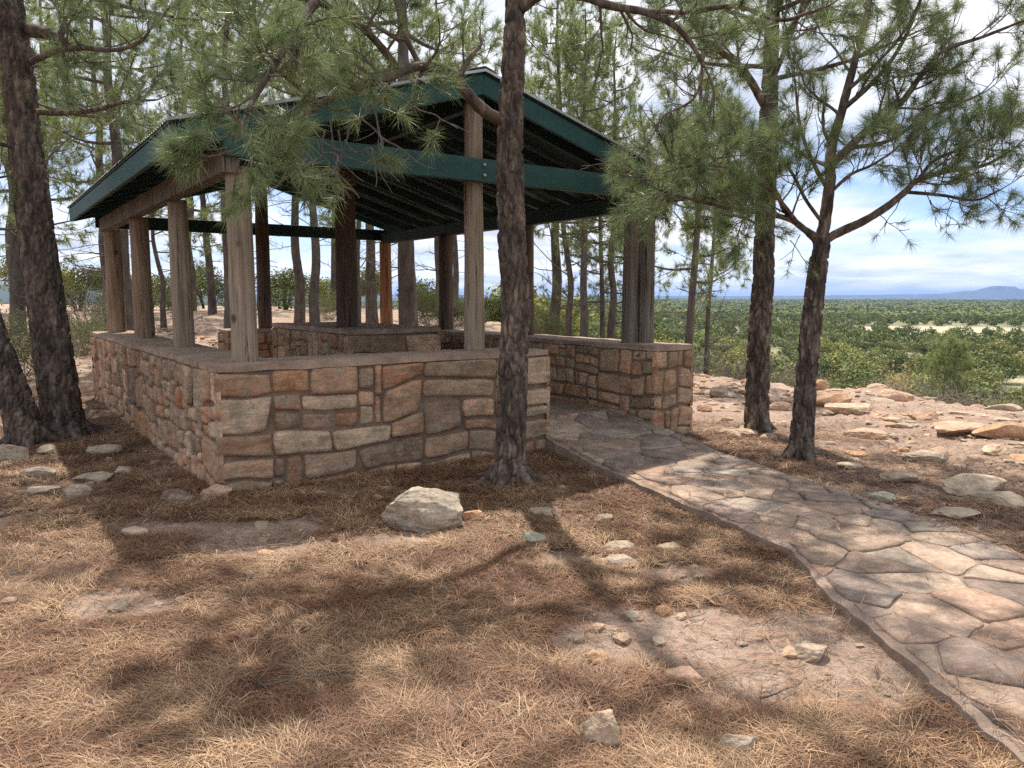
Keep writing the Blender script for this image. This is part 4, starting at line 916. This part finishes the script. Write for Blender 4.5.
t.limb([pt(828, 190, Y), pt(812, 160, Y-.1), pt(800, 125, Y-.1), pt(795, 80, Y)], .022, .009, nb=5, bl=.5, t0=.3, bare=.1, **main)
for P_, nb_ in (([(824, 225), (806, 200), (790, 170), (770, 150), (745, 140)], 10), ([(828, 195), (850, 175), (872, 165), (895, 150)], 7), ([(848, 90), (880, 60), (905, 30), (925, -10)], 5), ([(905, 192), (940, 195), (975, 200), (1000, 190)], 6)):
    t.limb([pt(x, y, Y-.12*i_) for i_, (x, y) in enumerate(P_)], .018, .007, nb=nb_, bl=.45, t0=.25, ntw=8, tl=.24, sc=.95)
# drooping bare twigs
for (x, y) in [(900, 200), (925, 190), (955, 195), (800, 235), (790, 240), (880, 215), (930, 200), (985, 180), (775, 235)]:
    t.bough(pt(x, y, Y-.15), np.array([t.rs.uniform(-.6, .9), 0, -.8]), .32, .005, 3, .14, .8, .02, .5, 1)
finish(t, 'pine_tree', b4, 'pine forking low into wide spreading limbs, nearer of the two right of the path', NEAR_T, CM)

# --- tree 5: straight pine behind it
X, Y = gp(757, 432); b5 = np.array([X, Y, 0.]); t = Tree(55)
P = [b5+np.array([0, 0, -.1]), pt(757, 400, Y), pt(759, 340, Y), pt(763, 280, Y), pt(765, 220, Y), pt(767, 150, Y), pt(770, 80, Y), pt(773, 0, Y), pt(778, -120, Y), pt(780, -260, Y)]
near_trunk(t, P, np.interp(np.linspace(0, 1, 50), [0, .04, .2, .6, 1], [.18, .152, .135, .105, .03]), rows=420, kk=72); roots(t, b5, .14, 4, 8, .2)
t.limb([pt(766, 108, Y), pt(750, 80, Y-.1), pt(735, 62, Y-.2), pt(712, 45, Y-.3), pt(690, 20, Y-.4), pt(670, -10, Y-.5)], .05, .016, nb=10, bl=.7, t0=.3, ntw=7, tl=.28)
t.limb([pt(768, 90, Y), pt(785, 50, Y), pt(800, 10, Y), pt(815, -40, Y)], .035, .012, nb=8, bl=.6, t0=.3, ntw=7, tl=.28)
t.limb([pt(766, 190, Y), pt(740, 175, Y-.3), pt(705, 170, Y-.6), pt(670, 178, Y-.9), pt(640, 180, Y-1.1)], .026, .01, nb=13, bl=.55, t0=.3, ntw=7, tl=.26)
t.limb([pt(766, 150, Y), pt(735, 140, Y-.2), pt(710, 145, Y-.4), pt(690, 155, Y-.5)], .022, .01, nb=9, bl=.5, t0=.3, ntw=7, tl=.26)
t.limb([pt(765, 230, Y), pt(745, 218, Y-.2), pt(720, 215, Y-.3)], .018, .008, nb=5, bl=.4, t0=.3, ntw=6, tl=.24)
for k in range(12):
    c0 = P[-3]*(1-k/12)+P[-1]*(k/12) if k > 5 else P[-4]*(1-k/6)+P[-3]*(k/6); a = k*2.4; d = np.array([math.cos(a), math.sin(a), 0]); L = 1.7-.07*k
    t.limb([c0, c0+d*L*.5+np.array([0, 0, .2]), c0+d*L+np.array([0, 0, .55])], .03, .01, nb=7, bl=.6, t0=.25, ntw=6, tl=.28, k=7)
finish(t, 'pine_tree', b5, 'straight pine just left of the forked one, on the rocky ground', MID_T, CM)

# --- generic pines behind the shelter
def gen_pine(seed, H, r, cb, nlimb, L0, tmpl, lean=0., bare_low=6, dens=1.):
    t = Tree(seed); rs2 = t.rs; n = 9; P = [np.array([0, 0, -.4])]
    for k in range(1, n+1): P.append(np.array([lean*H*(k/n)**1.2+rs2.normal()*.05, rs2.normal()*.05, H*k/n]))
    P = resample(P, 60); tube(t.w, P, radii(r, .02, 24, 1.35), 14, disp=lambda V, rr: .12*rr*(fbm(V*np.array([10, 10, 4]), 3, 2)-.5)*2)
    def at(z): i_ = int(np.clip(z/H*57+2, 0, 58)); return P[i_]
    for k in range(nlimb):
        f_ = k/(nlimb-1); z = H*(cb+(.97-cb)*f_); a = k*2.4+rs2.normal()*.3; L = L0*(1-.75*f_**1.5)*rs2.uniform(.7, 1.15); d = np.array([math.cos(a), math.sin(a), 0]); c0 = at(z)
        sag = rs2.uniform(-.1, .25); t.limb([c0, c0+d*L*.45+np.array([0, 0, sag*L*.4]), c0+d*L+np.array([0, 0, (sag+.12)*L])], max(.012, r*.28*(1-.6*f_)), .008, nb=int(7*dens), bl=.75, t0=.3, ntw=5, tl=.3, k=6, disp=False, fine=4, tufts=3, sc=1.)
    for k in range(bare_low):
        z = H*cb*rs2.uniform(.35, 1.); a = rs2.uniform(0, 6.3); L = rs2.uniform(.7, 1.7); d = np.array([math.cos(a), math.sin(a), rs2.uniform(-.2, .3)])
        t.bough(at(z), d, L, .014, 6, .35, 1., .02, 1.)
    return t
variants = []
for k, (H, r, cb, nl, L0, ln, bl_) in enumerate([(9.5, .17, .30, 26, 2.3, .02, 7), (11, .20, .40, 26, 2.5, -.03, 8), (7.5, .12, .25, 22, 1.8, .06, 5), (10, .16, .52, 20, 2.0, .0, 12), (5.5, .09, .38, 14, 1.3, -.08, 6)]):
    t = gen_pine(500+k, H, r, cb, nl, L0, FAR_T, ln, bl_)
    tr_o = t.w.build('trunk', MAT['bark_far']); cr_ = t.crown(FAR_T, None, [MAT['needles_far'], MAT['limb']])
    variants.append((tr_o.data, cr_.data)); bpy.data.objects.remove(tr_o); bpy.data.objects.remove(cr_)
def place_pine(x, Y, v, s, rz, label, group=None, sx=1.):
    p = pt(x, 300, Y); X = p[0]; z = ground_z(X, Y); e = empty('pine_tree', (X, Y, z), label, 'pine tree', group, rz)
    e.scale = (s*sx, s*sx, s)
    for nm, me in zip(('trunk', 'crown'), variants[v]):
        o = bpy.data.objects.new(nm, me); COL.objects.link(o); o.parent = e
    return e
SLIM = (570, 584, 604, 613, 625, 689, 707)
BP = [  # px of trunk base, distance, variant, scale, rotation, label
 (128, 17, 1, .95, .3, 'pine seen between the two far left shelter posts'),
 (108, 24, 0, 1.15, 2.2, 'pine rising behind the left end of the roof'),
 (163, 22, 4, 1.0, 1.0, 'small crooked pine seen through the left side of the shelter'),
 (228, 19, 1, .9, 3.3, 'pine leaning left, its foot seen just left of the pale corner post'),
 (212, 27, 2, 1.3, 5.0, 'slim pine behind the leaning pine left of the corner post'),
 (298, 24, 3, 1.1, .9, 'slender pine seen right of the corner post through the shelter'),
 (316, 20, 3, .95, 4.0, 'pine with a dark trunk seen left of the thick centre post'),
 (356, 22, 4, 1.3, 2.5, 'small pine touching the right side of the centre post in view'),
 (372, 25, 1, 1.0, 1.4, 'pine just left of the orange corner post'),
 (409, 15.5, 1, 1.12, 5.3, 'stout pine just right of the orange corner post'),
 (570, 21, 4, 1.5, .2, 'thin pine left of a pair seen through the shelter entrance side'),
 (584, 20, 0, .9, 1.9, 'thicker pine of a pair seen past the front trunk'),
 (604, 24, 2, 1.1, 3.0, 'slender leaning pine in the middle of the group behind the right wall'),
 (613, 21, 0, .95, 4.2, 'stout pine in the group behind the right wall'),
 (625, 26, 2, 1.1, 5.2, 'rightmost slanting pine left of the doubled post'),
 (689, 14.5, 2, .95, .6, 'slim pine leaning right, beside the end of the right wall'),
 (707, 18, 4, 1.0, 2.0, 'thin half bare pine next to the slim leaning one'),
 (15, 20, 0, 1.15, .7, 'pine behind the thick trunk at the left edge'),
 (-20, 15, 2, 1.2, 3.7, 'pine cut by the left picture edge'),
 (52, 30, 1, 1.2, 2.9, 'far pine showing right of the thickest trunk'),
 (190, 32, 0, 1.35, 1.2, 'tall pine whose top shows above the left roof corner'),
 (262, 34, 1, 1.3, 4.4, 'far tall pine above the needle brush'),
 (440, 28, 0, 1.25, 2.0, 'far pine behind the roof peak'),
 (556, 27, 0, 1.35, 4.8, 'bushy pine whose crown rises over the right roof slope'),
 (455, 33, 3, 1.1, 3.1, 'far thin pine seen left of the gable post'),
 (335, 36, 0, 1.3, 5.9, 'distant pine behind the middle of the shelter'),
]
for q in BP: place_pine(*q, sx=.72 if q[0] in SLIM else .9)

# --- overhead trees outside the frame whose shade falls in the picture

# ------------------------------------------------------------------ junipers and shrubs
def leafball(seed, n, R_, H, sz, flatten=.0, lumps=7, base=.12):
    rg = np.random.default_rng(seed); c = rg.normal(size=(lumps, 3))*np.array([.42, .42, .25])*R_; c[:, 2] = H*(.25+.55*rg.random(lumps)); rr = R_*rg.uniform(.35, .62, lumps)
    k = rg.integers(0, lumps, n); d = rg.normal(size=(n, 3)); d /= np.linalg.norm(d, axis=1)[:, None]
    p = c[k]+d*(rr[k]*rg.uniform(.55, 1.08, n))[:, None]*np.array([1, 1, .8]); p[:, 2] = np.maximum(p[:, 2], base*H*rg.random(n))
    nn = d+rg.normal(size=(n, 3))*.45; a = np.cross(nn, rg.normal(size=(n, 3))); a /= np.linalg.norm(a, axis=1)[:, None]; b = np.cross(nn, a); b /= np.linalg.norm(b, axis=1)[:, None]
    s = sz*rg.uniform(.5, 1.3, n)[:, None]; V = np.stack([p-a*s*.6, p+b*s*.45, p+a*s, p-b*s*.35], 1).reshape(-1, 3)
    C = np.repeat(np.stack([np.clip(rg.normal(.45, .07, n)+.35*(rg.random(lumps)[k]-.5), 0, 1), .35+.3*rg.random(n), 0*s[:, 0]], -1), 4, axis=0)
    return V, np.arange(n*4).reshape(-1, 4), C
def bush_obj_meshes(seed, n, R_, H, sz, mat):
    V, Q, C = leafball(seed, n, R_, H, sz); mb = MB(); mb.add(V, None, Q, C); o = mb.build('crown', [MAT[mat]], smooth=False); me = o.data; bpy.data.objects.remove(o)
    rg = np.random.default_rng(seed); mb = MB()
    for k in range(5):
        a = rg.uniform(0, 6.3); d = np.array([math.cos(a), math.sin(a), 0]); tube(mb, resample([(0, 0, -.4), d*R_*.15+np.array([0, 0, H*.25]), d*R_*.4+np.array([0, 0, H*.6])], 8), [.09, .03], 6)
    o = mb.build('trunk', [MAT['bark_far']]); mt = o.data; bpy.data.objects.remove(o); return mt, me
JN = [bush_obj_meshes(700+k, 5200, 2.2, 3.6, .125, 'juniper') for k in range(4)]
JF = [bush_obj_meshes(720+k, 1700, 2.7, 3.9, .28, 'juniper') for k in range(5)]
rs = np.random.default_rng(99); cand = []
def ok_spot(X, Y):
    return (edge_dist(np.array([X]), np.array([Y]))[0] > 6) and meadow(np.array([X]), np.array([Y]))[0] < .25
# even sampling in azimuth / log distance
pts = []; cell = {}
tries = 0
az_ = rs.uniform(R(-3), R(37), 40000); rr_ = 14*(900/14)**(rs.random(40000)**.72); X_, Y_ = rr_*np.sin(az_), rr_*np.cos(az_)
k_ = (edge_dist(X_, Y_) > 5.5) & (meadow(X_, Y_) < .25); rr_, X_, Y_ = rr_[k_], X_[k_], Y_[k_]; Z_ = terrain(X_, Y_)
for rr, X, Y, Zg_ in zip(rr_, X_, Y_, Z_):
    if len(pts) >= 3600: break
    md = 5.2+rr*.009; key = (int(X//8), int(Y//8)); bad = False
    for i_ in (-1, 0, 1):
        for j_ in (-1, 0, 1):
            for (x2, y2) in cell.get((key[0]+i_, key[1]+j_), ()):
                if (x2-X)**2+(y2-Y)**2 < md*md: bad = True; break
    if bad: continue
    cell.setdefault(key, []).append((X, Y)); pts.append((rr, X, Y, Zg_))
pts.sort()
for (x, Y, s, lb) in [(35, 27, .8, 'dark juniper behind the thickest left trunk'), (78, 31, .9, 'juniper right of the thickest left trunk, far back'), (150, 34, .8, 'juniper seen between the two tan left posts'), (205, 38, .9, 'juniper seen left of the pale corner post'), (285, 33, .75, 'dark juniper seen just right of the corner post'), (330, 42, .9, 'juniper seen left of the dark centre post'), (365, 36, .8, 'juniper seen between the centre post and the orange post'), (425, 35, .85, 'juniper seen right of the stout pine behind the shelter'), (495, 30, .8, 'juniper half hidden behind the scaly front trunk'), (548, 34, .9, 'juniper seen just right of the scaly front trunk')]:
    X = pt(x, 300, Y)[0]; mt, me = JN[int(x) % 4]; e = empty('juniper_tree', (X, Y, ground_z(X, Y)-.1), lb, 'juniper tree', None, x); e.scale = (s*.8, s*.8, s*.75)
    for nm, me_ in (('trunk', mt), ('crown', me)): o = bpy.data.objects.new(nm, me_); COL.objects.link(o); o.parent = e
for k, (rr, X, Y, Zg_) in enumerate(pts[:280]):
    s = rs.uniform(.6, 1.35)*(1.1 if rr > 40 else .68); mt, me = (JN[k % 4] if rr < 95 else JF[k % 5])
    near = rr < 95
    e = empty('juniper_tree', (X, Y, ground_z(X, Y)-.1), 'round dark green juniper on the slope close below the rim' if near else 'round dark green juniper out on the valley floor', 'juniper tree', 'junipers on the slope' if near else 'junipers on the valley floor', rs.uniform(0, 6.3))
    e.scale = (s*rs.uniform(.85, 1.2), s*rs.uniform(.85, 1.2), s*rs.uniform(.8, 1.15))
    for nm, me_ in (('trunk', mt), ('crown', me)) if near else (('crown', me),):
        o = bpy.data.objects.new(nm, me_); COL.objects.link(o); o.parent = e
mb = MB(); tm = [leafball(740+k, 260, 2.9, 4.0, .6) for k in range(6)]
far = pts[280:]
for (rr, X, Y, Zg_) in far:
    V, Q, C = tm[rs.integers(0, 6)]; s = rs.uniform(.8, 1.4); c, s2 = math.cos(rr), math.sin(rr); V = V*s; V = np.stack([V[:, 0]*c-V[:, 1]*s2, V[:, 0]*s2+V[:, 1]*c, V[:, 2]], -1)+np.array([X, Y, Zg_])
    mb.add(V, None, Q, np.clip(C+np.array([rs.normal()*.16, 0, 0]), 0, 1))
tm2 = [leafball(760+k, 110, 5.5, 4.2, 1.5) for k in range(6)]
az_ = rs.uniform(R(-40), R(40), 5600); az_ = np.where((az_ < 0) & (rs.random(5600) < .5), -az_, az_); rr_ = 600*(7000/600)**rs.random(5600); X_, Y_ = rr_*np.sin(az_), rr_*np.cos(az_); Z_ = terrain(X_, Y_)
for rr, X, Y, Zg_ in zip(rr_, X_, Y_, Z_):
    V, Q, C = tm2[rs.integers(0, 6)]; s = rs.uniform(.8, 1.3)*(1+rr/2500)*np.array([1.3, 1.3, .8/(1+rr/6000)]); V = V*s+np.array([X, Y, Zg_])
    mb.add(V, None, Q, np.clip(C+np.array([rs.normal()*.12, 0, 0]), 0, 1))
o = mb.build('juniper_woodland', MAT['juniper'], smooth=False); tag(o, 'far juniper woodland covering the valley to the horizon', None, None, 'stuff')

def twiggy(seed, n, H, R_, r=.006, mat_='twig', leaves=0, leafmat='shrub', lsz=.03):
    t = Tree(seed)
    for k in range(n):
        a = t.rs.uniform(0, 6.3); d = np.array([math.cos(a)*R_/H, math.sin(a)*R_/H, t.rs.uniform(.7, 1.3)]); q = [np.array([0, 0, -.05])+np.array([math.cos(a), math.sin(a), 0])*R_*.15]
        for _ in range(5): d = d+t.rv(.3); d /= np.linalg.norm(d); q.append(q[-1]+d*H*.2*t.rs.uniform(.7, 1.2))
        P = resample(q, 12); tube(t.w, P, [r, r*.35], 4, cap=False, c=(t.rs.random(), .5, 0))
        for _ in range(5):
            i_ = t.rs.integers(4, 12); e_ = P[i_]+(t.rv(.16)+np.array([0, 0, .12]))*H; mid = (P[i_]+e_)/2+t.rv(.03)*H; tube(t.w, resample([P[i_], mid, e_], 5), [r*.5, r*.25], 3, cap=False, c=(t.rs.random(), .5, 0)); t.tp.append(e_); t.tp.append(mid)
    o = t.w.build('stems', [MAT[mat_]], smooth=False); ms = o.data; bpy.data.objects.remove(o); ml = None
    if leaves:
        c = np.array(t.tp); p = c[t.rs.integers(0, len(c), leaves)]+t.rs.normal(size=(leaves, 3))*.075*H; a = t.rs.normal(size=(leaves, 3)); a /= np.linalg.norm(a, axis=1)[:, None]; b = np.cross(a, t.rs.normal(size=(leaves, 3))); b /= np.linalg.norm(b, axis=1)[:, None]
        V = np.stack([p-a*lsz, p+b*lsz*.4, p+a*lsz, p-b*lsz*.4], 1).reshape(-1, 3); C = np.repeat(t.rs.random((leaves, 3)), 4, axis=0); mb = MB(); mb.add(V, None, np.arange(leaves*4).reshape(-1, 4), C)
        o = mb.build('foliage', [MAT[leafmat]], smooth=False); ml = o.data; bpy.data.objects.remove(o)
    return ms, ml
TW = [twiggy(800+k, 34, .8, .5) for k in range(3)]; SH = [twiggy(810+k, 34, 1.3, .9, leaves=6500) for k in range(3)]; OR_ = twiggy(820, 40, .9, .5, mat_='dry', leaves=700, leafmat='dry')
def shrub(x, Y, ms, s, label, name='shrub', group=None, dz=0, rz=None, cat='shrub'):
    X = pt(x, 300, Y)[0]; e = empty(name, (X, Y, ground_z(X, Y)+dz), label, cat, group, random.uniform(0, 6) if rz is None else rz); e.scale = (s,)*3
    for nm, me in zip(('stems', 'foliage'), ms):
        if me: o = bpy.data.objects.new(nm, me); COL.objects.link(o); o.parent = e
    return e
for (x, Y, m_, s, lb) in [
 (733, 17, TW[0], 1.5, 'grey leafless shrub left of the straight pine'), (783, 16.5, TW[1], 1.6, 'grey leafless shrub between the two right pines'), (745, 19, TW[2], 1.8, 'pale twiggy shrub behind the straight pine'),
 (893, 14.6, OR_, 1.1, 'dried orange shrub on the rim'), (925, 14.0, TW[0], 1.0, 'grey twiggy shrub right of the orange shrub'), (958, 13.6, TW[1], 1.1, 'grey twiggy shrub under the small yellow green pine'),
 (1000, 12.8, TW[2], 1.1, 'grey dead shrub at the right picture edge'), (1040, 12.6, TW[0], 1.2, 'grey dead shrub cut by the right picture edge'), (905, 13.8, TW[2], .8, 'low grey shrub before the orange shrub'),
 (975, 15.5, SH[0], .9, 'green leafy shrub behind the grey shrubs on the rim'), (850, 17, SH[1], 1.0, 'leafy green shrub on the rim right of the forked pine'), (715, 20, SH[2], 1.0, 'green shrub beyond the end of the right wall'),
 (800, 19, SH[0], 1.0, 'green shrub on the rim between the right pines'), (665, 21, SH[1], 1.1, 'green shrub right of the doubled post beyond the wall'), (690, 18, TW[1], 1.2, 'bare shrub beside the slim leaning pine'),
 (75, 17, SH[2], .8, 'yellow green shrub right of the thickest trunk'), (95, 20, TW[0], 2.4, 'large bare branching shrub behind the left shelter end'), (40, 15, TW[1], 1.3, 'bare shrub behind the thickest left trunk'),
 (8, 14, SH[0], .9, 'green shrub at the left edge behind the trunks'), (110, 23, SH[1], .8, 'green shrub farther back left of the shelter'), (178, 28, SH[0], .7, 'green shrub seen between the two grey left posts'), (330, 26, SH[2], .7, 'green shrub seen left of the centre post'), (432, 24, SH[1], .9, 'yellow green shrub right of the stout pine'), (460, 25, SH[2], .8, 'green shrub seen behind the gable post'), (545, 24, SH[0], .9, 'green shrub seen right of the front trunk'), (640, 27, SH[2], 1.0, 'green shrub behind the doubled post')]:
    shrub(x, Y, m_, s, lb)
# small yellow-green pine below the rim
t = gen_pine(640, 3.2, .05, .18, 20, .75, FAR_T, 0., 3, 1.)
yp = [t.w.build('trunk', MAT['bark_far']), t.crown(FAR_T, None, [MAT['needles_far'], MAT['limb']])]
X = pt(950, 300, 17.5)[0]; e = empty('pine_tree', (X, 17.5, pt(950, 425, 17.5)[2]-.1), 'small yellow green pine standing alone below the rim', 'pine tree')
e.scale = (.55, .55, .6)
for o in yp: o.parent = e; o.location = (0, 0, 0)

# ------------------------------------------------------------------ twigs and cones on the ground
def ground_twig(x, y, L, a, label, r=.006, group=None):
    X, Y = gp(x, y); t = Tree(int(x)); d = np.array([math.cos(a), math.sin(a), 0]); z = ground_z(X, Y)+.03; q = [np.array([X, Y, z])]
    for k in range(5): d = d+t.rv(.18)*np.array([1, 1, .1]); d /= np.linalg.norm(d); q.append(q[-1]+d*L/5)
    P = resample(q, 16); tube(t.w, P, [r, r*.4], 6, c=(.1, .2, 0))
    for k in range(3):
        i_ = 4+k*4; tube(t.w, resample([P[i_], P[i_]+(d+t.rv(.6)*np.array([1, 1, .15]))*L*.13], 4), [r*.5, r*.3], 5, c=(.1, .2, 0))
    o = t.w.build('fallen_twig', [MAT['limb']], loc=q[0]); tag(o, label, 'twig', group)
ground_twig(705, 608, .3, .9, 'dark twig at the back edge of the bare soil patch'); ground_twig(760, 706, .26, .5, 'short dark twig on needles near the path kink')
ground_twig(262, 690, .36, .35, 'thin dark twig on the needles at lower left'); ground_twig(968, 470, .35, 1.2, 'dead forked twig by the long dark slab', .008)
for k in range(22):
    x, y = sr.uniform(10, 780), sr.uniform(560, 760)
    ground_twig(x, y, sr.uniform(.08, .2), sr.uniform(0, 6.3), 'short broken twig lying on the fallen needles', sr.uniform(.0025, .0045), 'twigs on the needles')
def cone(x, y, label, grp=None):
    X, Y = gp(x, y); mb = MB(); n = 90
    for k in range(n):
        f_ = k/n; a = k*2.399; z = f_*.075; r = .032*math.sin(math.pi*(.18+.78*f_))**.8; d = np.array([math.cos(a), math.sin(a), .25]); sd = np.array([-math.sin(a), math.cos(a), 0])*.010
        c = np.array([0, 0, z]); mb.add([c+d*r*.3-sd, c+d*r*.3+sd, c+d*r+sd*.7, c+d*r*1.08+np.array([0, 0, .006]), c+d*r-sd*.7], [(2, 3, 4)], [(0, 1, 2, 4)], (.3, .6, 0))
    tube(mb, resample([(0, 0, 0), (0, 0, .07)], 6), [.012, .008], 8, c=(.2, .6, 0))
    o = mb.build('pine_cone', [MAT['log_tan']], smooth=False); o.scale = (.62,)*3; o.rotation_euler = (R(82), 0, random.uniform(0, 6)); o.location = (X, Y, ground_z(X, Y)+.03); tag(o, label, 'pine cone', grp)
cone(332, 546, 'small brown pine cone in the shade left of the large boulder'); cone(256, 684, 'dark pine cone next to the thin twig at lower left'); 

# ------------------------------------------------------------------ haze
hm = bpy.data.materials.new('haze'); hm.use_nodes = True; hn = hm.node_tree; hn.nodes.clear(); ho = hn.nodes.new('ShaderNodeOutputMaterial'); pv = hn.nodes.new('ShaderNodeVolumePrincipled')
pv.inputs['Color'].default_value = (.34, .52, .95, 1); pv.inputs['Density'].default_value = 7e-5; pv.inputs['Anisotropy'].default_value = .1; hn.links.new(pv.outputs[0], ho.inputs['Volume'])
mb = MB(); box(mb, (-30000, -30000, -230), (60000, 0, 0), (0, 60000, 0), (0, 0, 420)); o = mb.build('haze', hm, smooth=False, col=False); tag(o, 'thin blue haze over the far valley', None, None, 'stuff')
